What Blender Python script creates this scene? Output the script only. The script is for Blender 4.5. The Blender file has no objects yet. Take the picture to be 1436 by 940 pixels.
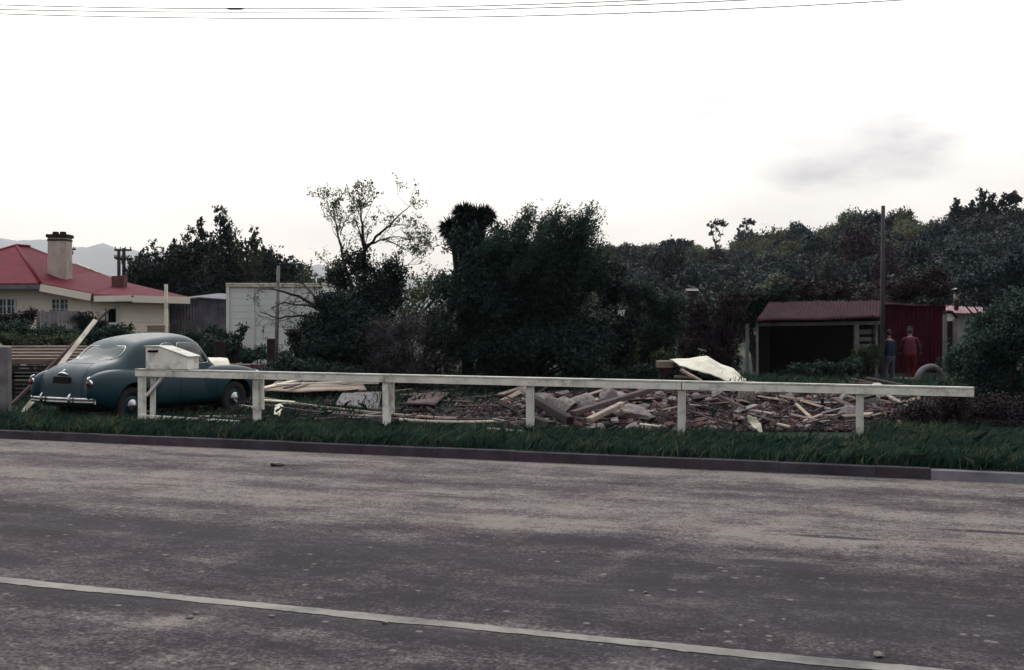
import bpy, bmesh, math, random
import numpy as np
from mathutils import Vector, Matrix
from mathutils.bvhtree import BVHTree
R = math.radians
rng = np.random.default_rng(7)
random.seed(7)
scene = bpy.context.scene
C = scene.collection
F, CAMZ, HZ, CX = 1600.0, 1.75, 455.0, 718.0
GZ = 0.12

def P(px, py, D):
    """world point at depth D that stands where the survey sheet (1436 wide) shows px,py"""
    return Vector(((px-CX)/F*D, D, CAMZ+(HZ-py)/F*D))
def X(px, D): return (px-CX)/F*D
def Z(py, D): return CAMZ+(HZ-py)/F*D

# ---------------------------------------------------------------- object helpers
def tag(o, label=None, cat=None, group=None, kind=None):
    if label: o['label'] = label
    if cat: o['category'] = cat
    if group: o['group'] = group
    if kind: o['kind'] = kind
    return o
def thing(name, label, cat, loc=(0,0,0), rz=0.0, group=None):
    o = bpy.data.objects.new(name, None); C.objects.link(o)
    o.location = loc; o.rotation_euler = (0,0,rz); o.empty_display_size = .2
    return tag(o, label, cat, group)
def link(name, me, parent=None, smooth=False):
    o = bpy.data.objects.new(name, me); C.objects.link(o)
    if parent is not None: o.parent = parent
    if smooth and len(me.polygons):
        me.polygons.foreach_set('use_smooth', [True]*len(me.polygons))
    return o
def copy_tree(o, parent=None):
    c = o.copy(); C.objects.link(c); c.parent = parent
    for ch in list(o.children): copy_tree(ch, c)
    return c

class MB:
    """collects shapes for ONE mesh object"""
    def __init__(s): s.v=[]; s.f=[]; s.m=[]
    def add(s, vs, fs, mi=0):
        b=len(s.v); s.v += [tuple(v) for v in vs]
        for f in fs: s.f.append([i+b for i in f]); s.m.append(mi)
        return s
    def box(s, c, size, rot=None, mi=0, jit=0.0):
        hx,hy,hz=[q/2 for q in size]
        M = rot if rot is not None else Matrix.Identity(3)
        vs=[]
        for x,y,z in ((-1,-1,-1),(1,-1,-1),(1,1,-1),(-1,1,-1),(-1,-1,1),(1,-1,1),(1,1,1),(-1,1,1)):
            p=Vector((x*hx,y*hy,z*hz))
            if jit: p += Vector((random.uniform(-jit,jit),random.uniform(-jit,jit),random.uniform(-jit,jit)))
            vs.append(M@p+Vector(c))
        return s.add(vs, [(0,3,2,1),(4,5,6,7),(0,1,5,4),(1,2,6,5),(2,3,7,6),(3,0,4,7)], mi)
    def bar(s, a, b, w, h, up=(0,0,1), mi=0):
        """box from a to b, w across, h along 'up'"""
        a=Vector(a); b=Vector(b); d=(b-a); L=d.length; d.normalize()
        u=Vector(up); sd=d.cross(u)
        if sd.length<1e-4: sd=d.cross(Vector((0,1,0)))
        sd.normalize(); u=sd.cross(d).normalized()
        M=Matrix((d,sd,u)).transposed()
        return s.box((a+b)/2,(L,w,h),M,mi)
    def tube(s, pts, rad, n=8, mi=0, cap=True, closed=False):
        pts=[Vector(p) for p in pts]; k=len(pts)
        if not isinstance(rad,(list,tuple)): rad=[rad]*k
        vs=[]; prev=None
        for i,p in enumerate(pts):
            if closed: d=pts[(i+1)%k]-pts[i-1]
            else: d=pts[min(i+1,k-1)]-pts[max(i-1,0)]
            d.normalize()
            if prev is None:
                a=d.orthogonal().normalized()
            else:
                a=(prev-d*prev.dot(d))
                a = a.normalized() if a.length>1e-5 else d.orthogonal().normalized()
            prev=a; b=d.cross(a)
            for j in range(n):
                t=2*math.pi*j/n
                vs.append(p+(a*math.cos(t)+b*math.sin(t))*rad[i])
        fs=[]
        for i in range(k if closed else k-1):
            i2=(i+1)%k
            for j in range(n):
                fs.append((i*n+j,i*n+(j+1)%n,i2*n+(j+1)%n,i2*n+j))
        if cap and not closed:
            fs.append(tuple(reversed(range(n)))); fs.append(tuple((k-1)*n+j for j in range(n)))
        return s.add(vs,fs,mi)
    def lathe(s, prof, n=24, M=None, mi=0):
        """prof: list of (r,z); axis z"""
        M = M or Matrix.Identity(4); vs=[]; fs=[]
        for r,z in prof:
            for j in range(n):
                t=2*math.pi*j/n; vs.append(M@Vector((r*math.cos(t),r*math.sin(t),z)))
        for i in range(len(prof)-1):
            for j in range(n):
                fs.append((i*n+j,i*n+(j+1)%n,(i+1)*n+(j+1)%n,(i+1)*n+j))
        return s.add(vs,fs,mi)
    def mesh(s, name, mats, smooth=False, bevel=0):
        me=bpy.data.meshes.new(name); me.from_pydata(s.v,[],s.f)
        for m in (mats if isinstance(mats,(list,tuple)) else [mats]): me.materials.append(m)
        me.polygons.foreach_set('material_index', s.m)
        if bevel:
            bm=bmesh.new(); bm.from_mesh(me)
            bmesh.ops.bevel(bm, geom=list(bm.edges), offset=bevel, segments=1, affect='EDGES', clamp_overlap=True)
            bm.to_mesh(me); bm.free()
        if smooth: me.polygons.foreach_set('use_smooth',[True]*len(me.polygons))
        me.update(); return me
    def build(s, name, mats, parent=None, smooth=False, bevel=0):
        return link(name, s.mesh(name, mats, smooth, bevel), parent)

def np_mesh(name, V, nper, mat, smooth=False):
    """V (N*nper,3) -> faces of nper verts each"""
    V=np.asarray(V,dtype=np.float32); n=len(V)//nper
    me=bpy.data.meshes.new(name)
    me.vertices.add(len(V)); me.vertices.foreach_set('co', V.ravel())
    me.loops.add(n*nper); me.loops.foreach_set('vertex_index', np.arange(n*nper,dtype=np.int32))
    me.polygons.add(n); me.polygons.foreach_set('loop_start', np.arange(0,n*nper,nper,dtype=np.int32))
    me.materials.append(mat)
    me.update(calc_edges=True); return me

# ---------------------------------------------------------------- materials
def new_mat(name):
    m=bpy.data.materials.new(name); m.use_nodes=True
    nt=m.node_tree; nt.nodes.clear()
    out=nt.nodes.new('ShaderNodeOutputMaterial')
    return m,nt,out
def N(nt, t, **kw):
    n=nt.nodes.new(t)
    for k,v in kw.items():
        if k in ('operation','blend_type','data_type','noise_dimensions','feature','wave_type','bands_direction','sky_type','interpolation_type','vector_type','distance'): setattr(n,k,v)
        else: n.inputs[k].default_value=v
    return n
def ramp(nt, stops, interp='LINEAR'):
    n=nt.nodes.new('ShaderNodeValToRGB'); cr=n.color_ramp; cr.interpolation=interp
    while len(cr.elements)<len(stops): cr.elements.new(.5)
    for e,(p,c) in zip(cr.elements,stops):
        e.position=p; e.color=(c[0],c[1],c[2],1) if not isinstance(c,(int,float)) else (c,c,c,1)
    return n
def rough_mat(name, c1, c2, scale=3.0, stretch=(1,1,1), rough=.85, bump=.3, bscale=40, dirt=None, detail=6, metal=0.0, coords='Object', spec=.3):
    """two-tone weathered surface"""
    m,nt,out=new_mat(name); L=nt.links
    tc=N(nt,'ShaderNodeTexCoord'); mp=N(nt,'ShaderNodeMapping'); mp.inputs['Scale'].default_value=stretch
    L.new(tc.outputs[coords],mp.inputs['Vector'])
    oi=N(nt,'ShaderNodeObjectInfo'); ad=N(nt,'ShaderNodeVectorMath',operation='ADD')
    sc=N(nt,'ShaderNodeVectorMath',operation='SCALE'); sc.inputs['Scale'].default_value=37.0
    L.new(oi.outputs['Random'],sc.inputs[0]); L.new(mp.outputs[0],ad.inputs[0]); L.new(sc.outputs[0],ad.inputs[1])
    n1=N(nt,'ShaderNodeTexNoise',Scale=scale,Detail=detail,Roughness=.65); L.new(ad.outputs[0],n1.inputs['Vector'])
    r=ramp(nt,[(.32,c1),(.68,c2)]); L.new(n1.outputs['Fac'],r.inputs[0])
    col=r.outputs[0]
    if dirt:
        n2=N(nt,'ShaderNodeTexNoise',Scale=scale*.6,Detail=8,Roughness=.7); L.new(ad.outputs[0],n2.inputs['Vector'])
        r2=ramp(nt,[(.5,0.0),(.68,1.0)]); L.new(n2.outputs['Fac'],r2.inputs[0])
        mx=N(nt,'ShaderNodeMix',data_type='RGBA'); L.new(r2.outputs[0],mx.inputs[0]); L.new(col,mx.inputs[6]); mx.inputs[7].default_value=(*dirt,1)
        col=mx.outputs[2]
    hv=N(nt,'ShaderNodeHueSaturation'); mr=N(nt,'ShaderNodeMapRange'); mr.inputs['To Min'].default_value=.8; mr.inputs['To Max'].default_value=1.2
    L.new(oi.outputs['Random'],mr.inputs[0]); L.new(mr.outputs[0],hv.inputs['Value']); L.new(col,hv.inputs['Color']); col=hv.outputs[0]
    n3=N(nt,'ShaderNodeTexNoise',Scale=bscale,Detail=5,Roughness=.7); L.new(ad.outputs[0],n3.inputs['Vector'])
    b=N(nt,'ShaderNodeBump',Strength=bump,Distance=.02); L.new(n3.outputs['Fac'],b.inputs['Height'])
    p=N(nt,'ShaderNodeBsdfPrincipled',Roughness=rough,Metallic=metal); p.inputs['Specular IOR Level'].default_value=spec
    L.new(col,p.inputs['Base Color']); L.new(b.outputs[0],p.inputs['Normal']); L.new(p.outputs[0],out.inputs[0])
    return m
def leaf_mat(name, c1, c2, scale=1.0, trans=.25, rough=.55, isl=.45, nz=.75, off=0.0):
    m,nt,out=new_mat(name); L=nt.links
    g=N(nt,'ShaderNodeNewGeometry'); tc=N(nt,'ShaderNodeTexCoord')
    n1=N(nt,'ShaderNodeTexNoise',Scale=scale,Detail=3); L.new(tc.outputs['Object'],n1.inputs['Vector'])
    a=N(nt,'ShaderNodeMath',operation='MULTIPLY_ADD'); a.inputs[1].default_value=isl
    L.new(g.outputs['Random Per Island'],a.inputs[0]); 
    s=N(nt,'ShaderNodeMath',operation='MULTIPLY_ADD'); s.inputs[1].default_value=nz; s.inputs[2].default_value=off; L.new(n1.outputs['Fac'],s.inputs[0]); L.new(s.outputs[0],a.inputs[2])
    r=ramp(nt,[(.25,c1),(.85,c2)]); L.new(a.outputs[0],r.inputs[0])
    oi=N(nt,'ShaderNodeObjectInfo'); hv=N(nt,'ShaderNodeHueSaturation'); mr=N(nt,'ShaderNodeMapRange'); mr.inputs['To Min'].default_value=.75; mr.inputs['To Max'].default_value=1.25
    L.new(oi.outputs['Random'],mr.inputs[0]); L.new(mr.outputs[0],hv.inputs['Value']); L.new(r.outputs[0],hv.inputs['Color'])
    p=N(nt,'ShaderNodeBsdfPrincipled',Roughness=rough); p.inputs['Specular IOR Level'].default_value=.12
    L.new(hv.outputs[0],p.inputs['Base Color'])
    t=N(nt,'ShaderNodeBsdfTranslucent'); L.new(hv.outputs[0],t.inputs[0])
    mx=N(nt,'ShaderNodeMixShader'); mx.inputs[0].default_value=trans
    L.new(p.outputs[0],mx.inputs[1]); L.new(t.outputs[0],mx.inputs[2]); L.new(mx.outputs[0],out.inputs[0])
    return m
def plain(name, col, rough=.5, metal=0, coat=0, spec=.5):
    m,nt,out=new_mat(name)
    p=N(nt,'ShaderNodeBsdfPrincipled',Roughness=rough,Metallic=metal); p.inputs['Base Color'].default_value=(*col,1)
    p.inputs['Coat Weight'].default_value=coat; p.inputs['Coat Roughness'].default_value=.06; p.inputs['Specular IOR Level'].default_value=spec
    nt.links.new(p.outputs[0],out.inputs[0]); return m

M={}
M['rail']=rough_mat('cream_paint',(.64,.64,.57),(.80,.80,.72),5,(1,1,1),.7,.25,60,dirt=(.30,.30,.26))
M['cream_wall']=rough_mat('cream_weatherboard',(.72,.66,.54),(.80,.75,.63),1.2,(1,1,3),.8,.1,30)
M['shed_wall']=rough_mat('pale_sheet',(.66,.71,.65),(.76,.80,.74),.6,(1,1,2),.75,.1,30,dirt=(.58,.62,.56))
M['red_roof']=rough_mat('red_roof_paint',(.080,.005,.015),(.125,.010,.025),2.0,(1,1,1),.75,.2,25,spec=.08)
M['red_wall']=rough_mat('red_shed_paint',(.036,.004,.011),(.065,.008,.020),2,(4,4,.6),.9,.2,30,spec=.1)
M['rust_roof']=rough_mat('faded_red_iron',(.014,.003,.006),(.055,.014,.026),1.3,(4.5,.6,1),.85,.2,30,dirt=(.010,.004,.006),spec=.06)
M['pink_roof']=rough_mat('pink_faded_iron',(.16,.055,.07),(.24,.10,.12),2,(1,1,1),.6,.1,30)
M['grey_wood']=rough_mat('grey_weathered_wood',(.10,.095,.10),(.22,.21,.215),3,(1,1,1),.9,.5,40)
M['dark_wood']=rough_mat('dark_timber',(.010,.006,.007),(.030,.019,.020),4,(1,1,1),.9,.5,40)
M['brown_wood']=rough_mat('brown_timber',(.042,.026,.032),(.115,.078,.080),5,(.4,3,3),.85,.4,40)
M['tan_wood']=rough_mat('tan_boards',(.22,.17,.14),(.40,.33,.27),3,(.5,3,3),.85,.3,40,dirt=(.16,.12,.11))
M['cream_board']=rough_mat('cream_painted_board',(.58,.53,.42),(.74,.70,.58),4,(1,1,1),.8,.2,40,dirt=(.32,.26,.22))
M['sheet']=rough_mat('cream_sheet',(.62,.60,.48),(.78,.76,.64),2.5,(1,1,1),.7,.2,20,dirt=(.42,.40,.30))
M['stone']=rough_mat('rubble_stone',(.13,.115,.115),(.32,.29,.28),4,(1,1,1),.9,.6,25,dirt=(.09,.06,.06))
M['brick']=rough_mat('old_brick',(.07,.030,.032),(.15,.07,.065),4,(1,1,1),.9,.6,25)
M['concrete']=rough_mat('chimney_render',(.30,.27,.23),(.46,.42,.36),3,(1,1,.5),.9,.4,20,dirt=(.18,.15,.13))
M['bark']=rough_mat('bark',(.012,.010,.011),(.036,.032,.031),6,(1,1,.4),.95,.6,30)
M['iron_grey']=rough_mat('grey_iron',(.05,.05,.065),(.20,.19,.22),1.5,(1,1,1),.8,.3,20)
M['chrome']=rough_mat('worn_chrome',(.42,.44,.46),(.62,.63,.65),6,(1,1,1),.22,.03,20,metal=1.0)
M['rubber']=plain('tyre_rubber',(.012,.011,.012),.8)
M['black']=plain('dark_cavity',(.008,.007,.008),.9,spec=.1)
M['glass']=plain('window_glass',(.012,.026,.022),.08,0,0,.7)
M['red_lens']=plain('tail_lens',(.10,.008,.01),.2)
M['white_trim']=plain('pale_window_paint',(.50,.60,.58),.5)
M['wire']=plain('cable',(.03,.028,.03),.6)
M['tyre_grey']=rough_mat('dusty_tyre',(.09,.09,.095),(.17,.165,.17),6,(1,1,1),.95,.4,30)
M['skin']=rough_mat('skin',(.22,.12,.10),(.28,.16,.13),6,(1,1,1),.6,.05,30)
M['jacket_blue']=rough_mat('blue_jacket',(.004,.012,.035),(.008,.022,.055),8,(1,1,1),.85,.4,14)
M['trouser_grey']=rough_mat('pale_trousers',(.06,.065,.09),(.10,.105,.135),8,(1,1,1),.9,.4,14)
M['shirt_red']=rough_mat('dusty_red_jumper',(.06,.010,.022),(.13,.025,.045),8,(1,1,1),.9,.4,14)
M['trouser_red']=rough_mat('red_trousers',(.07,.003,.008),(.11,.005,.012),8,(1,1,1),.9,.4,14)
M['hair']=plain('dark_hair',(.01,.008,.007),.7)
M['cap']=plain('dark_cap',(.015,.025,.035),.9)
M['shoe']=plain('black_boot',(.01,.009,.008),.6)
M['leaf_dark']=leaf_mat('dark_conifer_leaves',(.003,.008,.008),(.014,.032,.027),.5,.10)
M['leaf_mid']=leaf_mat('mid_leaves',(.007,.020,.016),(.030,.066,.046),.6,.2)
M['leaf_olive']=leaf_mat('olive_leaves',(.025,.045,.022),(.085,.115,.060),.5,.3)
M['leaf_grey']=leaf_mat('grey_blossom_leaves',(.008,.010,.010),(.10,.09,.10),3.5,.15)
M['leaf_purple']=leaf_mat('purple_brown_leaves',(.008,.006,.008),(.036,.023,.030),1.0,.2)
M['leaf_hill']=leaf_mat('hill_bush_leaves',(.022,.030,.018),(.115,.125,.070),.5,.15)
M['leaf_slope']=leaf_mat('slope_bush_leaves',(.008,.013,.014),(.038,.052,.048),.4,.12)
M['leaf_hill_dark']=leaf_mat('dark_ridge_leaves',(.006,.013,.018),(.026,.046,.055),.2,.12)
M['grass']=leaf_mat('verge_grass',(.010,.028,.022),(.034,.082,.060),1.3,.3,.6)
for _n in M['grass'].node_tree.nodes:
    if _n.type=='VALTORGB':
        _e=_n.color_ramp.elements.new(.72); _e.color=(.024,.060,.044,1); _n.color_ramp.elements[-1].color=(.12,.13,.07,1); _n.color_ramp.elements[-1].position=.84
M['grass_dry']=leaf_mat('rough_grass',(.02,.035,.022),(.07,.09,.05),1.0,.3,.7)

# car paint
def paint():
    m,nt,out=new_mat('teal_car_paint'); L=nt.links
    tc=N(nt,'ShaderNodeTexCoord')
    n=N(nt,'ShaderNodeTexNoise',Scale=2.5,Detail=8,Roughness=.7); L.new(tc.outputs['Object'],n.inputs['Vector'])
    r=ramp(nt,[(.3,(.0008,.021,.031)),(.7,(.0015,.036,.050))]); L.new(n.outputs['Fac'],r.inputs[0])
    rr=ramp(nt,[(.3,.34),(.7,.50)]); L.new(n.outputs['Fac'],rr.inputs[0])
    p=N(nt,'ShaderNodeBsdfPrincipled'); L.new(r.outputs[0],p.inputs['Base Color']); L.new(rr.outputs[0],p.inputs['Roughness'])
    p.inputs['Coat Weight'].default_value=.10; p.inputs['Coat Roughness'].default_value=.18; p.inputs['Specular IOR Level'].default_value=.32
    b=N(nt,'ShaderNodeBump',Strength=.03,Distance=.05); n2=N(nt,'ShaderNodeTexNoise',Scale=5,Detail=2); L.new(tc.outputs['Object'],n2.inputs['Vector']); L.new(n2.outputs['Fac'],b.inputs['Height']); L.new(b.outputs[0],p.inputs['Normal'])
    L.new(p.outputs[0],out.inputs[0]); return m
M['paint']=paint()

# ---------------------------------------------------------------- road frame: s along the kerb, n away from camera
RD=Vector((math.cos(R(-20.25)),math.sin(R(-20.25)),0)); RN=Vector((-RD.y,RD.x,0))
def SN(s,n,z=0): return RD*s+RN*n+Vector((0,0,z))
def toSN(p): return p[0]*RD.x+p[1]*RD.y, p[0]*RN.x+p[1]*RN.y
NK=13.68
def road_material():
    m,nt,out=new_mat('worn_asphalt'); L=nt.links
    tc=N(nt,'ShaderNodeTexCoord'); sep=N(nt,'ShaderNodeSeparateXYZ'); L.new(tc.outputs['Object'],sep.inputs[0])
    def noise(scale,stretch,detail=6,rough=.65):
        mp=N(nt,'ShaderNodeMapping'); mp.inputs['Scale'].default_value=stretch; L.new(tc.outputs['Object'],mp.inputs[0])
        n=N(nt,'ShaderNodeTexNoise',Scale=scale,Detail=detail,Roughness=rough); L.new(mp.outputs[0],n.inputs['Vector']); return n.outputs['Fac']
    def math_(op,a,b=None,c=None):
        n=N(nt,'ShaderNodeMath',operation=op)
        for i,v in enumerate((a,b,c)):
            if v is None: continue
            if isinstance(v,(int,float)): n.inputs[i].default_value=v
            else: L.new(v,n.inputs[i])
        return n.outputs[0]
    s_,n_=sep.outputs[0],sep.outputs[1]
    big=noise(1.0,(.10,.45,1),5); wob=math_('MULTIPLY_ADD',math_('SUBTRACT',big,.5),2.2,n_)
    fac=math_('DIVIDE',wob,14.0)
    # light/dark bands across the width of the carriageway (wear in the wheel paths, plus the painted shadow streak by the line)
    r=ramp(nt,[(.0,.40),(.28,.45),(.40,.34),(.428,.20),(.446,.28),(.50,.20),(.56,.14),(.62,.26),(.68,.76),(.76,.86),(.83,.60),(.87,.46),(.91,.80),(.975,.92)])
    L.new(fac,r.inputs[0])
    st=noise(1.0,(.28,2.2,1),7,.6); mid=noise(1.3,(.8,1.1,1),10,.75); fine=noise(38,(1,1,1),4,.7); 
    v=math_('MULTIPLY_ADD',math_('SUBTRACT',st,.5),1.35,r.outputs[0])
    v=math_('MULTIPLY_ADD',math_('SUBTRACT',mid,.5),2.6,v)
    dirt=math_('MULTIPLY_ADD',math_('SUBTRACT',fine,.5),2.6,v); dirt=math_('MULTIPLY_ADD',math_('SUBTRACT',noise(11,(1,1.2,1),6,.85),.5),2.4,dirt)
    # tar stains and patches, each an ellipse of its own
    def pt(px,py):
        D=CAMZ*F/(py-HZ); return toSN(((px-CX)/F*D,D))
    stains=[(930,850,1.2,.35,.45),(1180,862,2.4,.7,.42),(560,775,3.2,.35,.30),(280,748,3.0,.30,.34),(120,700,2.5,.12,.3),(900,690,2.0,.10,.3),(1085,791,.45,.13,.95),(1060,688,.70,.16,.7),(1168,754,.42,.07,.9),(1395,747,.55,.07,1.0),(395,684,.6,.10,.5),(215,680,.5,.05,.6),(1300,717,.4,.04,.6),(640,698,.6,.07,.6),(560,690,.9,.08,.5),(1190,672,.6,.03,.8),(380,745,.9,.12,.4)]
    wn=noise(5,(1,1.4,1),5,.7); acc=None
    for px,py,a,b,k in stains:
        cs,cn=pt(px,py)
        dx=math_('DIVIDE',math_('SUBTRACT',s_,cs),a); dy=math_('DIVIDE',math_('SUBTRACT',n_,cn),b)
        d=math_('ADD',math_('MULTIPLY',dx,dx),math_('MULTIPLY',dy,dy)); d=math_('ADD',d,math_('MULTIPLY',math_('SUBTRACT',wn,.5),1.0))
        mr=N(nt,'ShaderNodeMapRange'); mr.inputs[1].default_value=1.15; mr.inputs[2].default_value=.45; mr.inputs[3].default_value=0; mr.inputs[4].default_value=k; L.new(d,mr.inputs[0])
        acc=mr.outputs[0] if acc is None else math_('MAXIMUM',acc,mr.outputs[0])
    edge=N(nt,'ShaderNodeMapRange'); edge.inputs[1].default_value=.20; edge.inputs[2].default_value=.02; edge.inputs[3].default_value=0; edge.inputs[4].default_value=.55; L.new(math_('ABSOLUTE',math_('ADD',math_('SUBTRACT',n_,5.93),math_('MULTIPLY',math_('SUBTRACT',wn,.5),.12))),edge.inputs[0]); acc=math_('MAXIMUM',acc,edge.outputs[0])  # shadow streak put into the colour, along the near side of the line
    # pale scuffed tyre tracks turning off across the road
    def track(p1,p2,w,k,bow=0.0):
        (s1,n1),(s2,n2)=pt(*p1),pt(*p2); ln=math.hypot(s2-s1,n2-n1); ux,uy=(s2-s1)/ln,(n2-n1)/ln
        ds=math_('SUBTRACT',s_,s1); dn=math_('SUBTRACT',n_,n1)
        t=math_('ADD',math_('MULTIPLY',ds,ux),math_('MULTIPLY',dn,uy)); q=math_('ADD',math_('MULTIPLY',ds,-uy),math_('MULTIPLY',dn,ux))
        tt=math_('DIVIDE',t,ln); bw=math_('MULTIPLY',math_('MULTIPLY',tt,math_('SUBTRACT',1.0,tt)),bow*4)
        q=math_('ABSOLUTE',math_('ADD',math_('SUBTRACT',q,bw),math_('MULTIPLY',math_('SUBTRACT',wn,.5),w*1.2)))
        a=N(nt,'ShaderNodeMapRange'); a.inputs[1].default_value=w; a.inputs[2].default_value=w*.3; a.inputs[3].default_value=0; a.inputs[4].default_value=k; L.new(q,a.inputs[0])
        e=N(nt,'ShaderNodeMapRange'); e.inputs[1].default_value=0.5; e.inputs[2].default_value=.38; e.inputs[3].default_value=0; e.inputs[4].default_value=1
        L.new(math_('ABSOLUTE',math_('SUBTRACT',tt,.5)),e.inputs[0])
        return math_('MULTIPLY',a.outputs[0],e.outputs[0])
    tr=None
    for a in [((930,765),(1330,775),.75,.20,0),((560,725),(900,745),.5,.18,0),((800,822),(880,785),.14,.30,0),((820,800),(1130,735),.16,.22,.25),((900,830),(1150,770),.10,.14,0),((1050,835),(1290,850),.10,.30,0),((40,905),(330,858),.16,.22,0),((180,935),(470,880),.14,.22,0),((480,935),(700,905),.2,.18,0),((560,905),(800,860),.12,.12,0),((940,808),(1000,812),.10,.45,0)]:
        x=track(*a); tr=x if tr is None else math_('MAXIMUM',tr,x)
    tot=math_('ADD',dirt,tr)
    col=ramp(nt,[(.0,(.012,.009,.013)),(.30,(.036,.027,.035)),(.55,(.070,.058,.064)),(.85,(.118,.107,.103)),(1.0,(.19,.17,.155))]); L.new(tot,col.inputs[0])
    # brown tint patches
    tn=noise(.8,(1,1,1),4); tr_=ramp(nt,[(.45,0.0),(.7,.5)]); L.new(tn,tr_.inputs[0])
    mx0=N(nt,'ShaderNodeMix',data_type='RGBA',blend_type='MULTIPLY'); L.new(tr_.outputs[0],mx0.inputs[0]); L.new(col.outputs[0],mx0.inputs[6]); mx0.inputs[7].default_value=(1.0,.84,.80,1)
    mx=N(nt,'ShaderNodeMix',data_type='RGBA'); L.new(acc,mx.inputs[0]); L.new(mx0.outputs[2],mx.inputs[6]); mx.inputs[7].default_value=(.022,.018,.026,1)
    # dark and pale chips of the seal
    vo=N(nt,'ShaderNodeTexVoronoi',Scale=10.0); mpv=N(nt,'ShaderNodeMapping'); mpv.inputs['Scale'].default_value=(1,1.0,1); L.new(tc.outputs['Object'],mpv.inputs[0]); L.new(mpv.outputs[0],vo.inputs['Vector'])
    cr=ramp(nt,[(.0,.0),(.16,0.0),(.26,1.0),(.9,1.0)]);  L.new(vo.outputs['Distance'],cr.inputs[0])
    csep=N(nt,'ShaderNodeSeparateColor'); L.new(vo.outputs['Color'],csep.inputs[0])
    chip=math_('MULTIPLY',math_('SUBTRACT',1.0,cr.outputs[0]),math_('GREATER_THAN',csep.outputs[0],.62))
    mxc=N(nt,'ShaderNodeMix',data_type='RGBA'); L.new(math_('MULTIPLY',chip,.65),mxc.inputs[0]); L.new(mx.outputs[2],mxc.inputs[6]); mxc.inputs[7].default_value=(.03,.024,.028,1)
    chip2=math_('MULTIPLY',math_('SUBTRACT',1.0,cr.outputs[0]),math_('LESS_THAN',csep.outputs[1],.12))
    mxd=N(nt,'ShaderNodeMix',data_type='RGBA'); L.new(math_('MULTIPLY',chip2,.5),mxd.inputs[0]); L.new(mxc.outputs[2],mxd.inputs[6]); mxd.inputs[7].default_value=(.26,.23,.21,1)
    bmp=N(nt,'ShaderNodeBump',Strength=.5,Distance=.012); hb=math_('ADD',math_('MULTIPLY',noise(90,(1,1,1),4,.8),1.0),math_('MULTIPLY',mid,1.5)); L.new(hb,bmp.inputs['Height'])
    p=N(nt,'ShaderNodeBsdfPrincipled',Roughness=.88); p.inputs['Specular IOR Level'].default_value=.25
    L.new(mxd.outputs[2],p.inputs['Base Color']); L.new(bmp.outputs[0],p.inputs['Normal']); L.new(p.outputs[0],out.inputs[0])
    return m
def sn_sheet(name, s0,s1,n0,n1,z,mat,ds=None,dn=None,fn=None,kind='structure'):
    """a sheet in road coordinates; the object is turned so its own axes are s and n"""
    ds=ds or (s1-s0); dn=dn or (n1-n0)
    ss=np.linspace(s0,s1,max(2,int(round((s1-s0)/ds))+1)); ns=np.linspace(n0,n1,max(2,int(round((n1-n0)/dn))+1))
    vs=[(a,b,(fn(a,b) if fn else 0)) for b in ns for a in ss]; k=len(ss)
    fs=[(i*k+j,i*k+j+1,(i+1)*k+j+1,(i+1)*k+j) for i in range(len(ns)-1) for j in range(k-1)]
    me=bpy.data.meshes.new(name); me.from_pydata(vs,[],fs); me.materials.append(mat)
    o=link(name,me); o.location=(0,0,z); o.rotation_euler=(0,0,R(-20.25)); o['kind']=kind
    return o
M['road']=road_material()
def ground_material():
    m,nt,out=new_mat('lot_earth'); L=nt.links
    tc=N(nt,'ShaderNodeTexCoord')
    a=N(nt,'ShaderNodeTexNoise',Scale=.35,Detail=7,Roughness=.6); L.new(tc.outputs['Object'],a.inputs['Vector'])
    b=N(nt,'ShaderNodeTexNoise',Scale=5,Detail=8,Roughness=.75); L.new(tc.outputs['Object'],b.inputs['Vector'])
    e=ramp(nt,[(.3,(.030,.018,.020)),(.6,(.075,.050,.048)),(.8,(.13,.10,.09))]); L.new(b.outputs['Fac'],e.inputs[0])
    g=ramp(nt,[(.3,(.006,.014,.010)),(.7,(.018,.036,.024))]); L.new(b.outputs['Fac'],g.inputs[0])
    f=ramp(nt,[(.36,0.0),(.50,1.0)]); L.new(a.outputs['Fac'],f.inputs[0])
    mx=N(nt,'ShaderNodeMix',data_type='RGBA'); L.new(f.outputs[0],mx.inputs[0]); L.new(g.outputs[0],mx.inputs[7]); L.new(e.outputs[0],mx.inputs[6])
    bm=N(nt,'ShaderNodeBump',Strength=.8,Distance=.05); L.new(b.outputs['Fac'],bm.inputs['Height'])
    p=N(nt,'ShaderNodeBsdfPrincipled',Roughness=.95); p.inputs['Specular IOR Level'].default_value=.1
    L.new(mx.outputs[2],p.inputs['Base Color']); L.new(bm.outputs[0],p.inputs['Normal']); L.new(p.outputs[0],out.inputs[0]); return m
M['ground']=ground_material()
M['kerb']=rough_mat('dark_kerb',(.026,.021,.031),(.062,.053,.068),2,(1,1,1),.9,.4,30,dirt=(.03,.024,.026))
M['kerb_pale']=rough_mat('pale_kerb',(.10,.10,.12),(.20,.20,.22),2,(1,1,1),.9,.4,30)
M['line']=rough_mat('worn_line_paint',(.14,.132,.122),(.25,.237,.21),2.2,(1,1,1),.85,.4,30,dirt=(.08,.075,.075))

G=MB(); G.add([(-12000,-300,0),(12000,-300,0),(12000,14000,0),(-12000,14000,0)],[(0,1,2,3)])
g=G.build('ground',M['ground']); g.location.z=-.03; g['kind']='structure'
sn_sheet('road',-120,120,-40,NK,0,M['road'])
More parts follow.
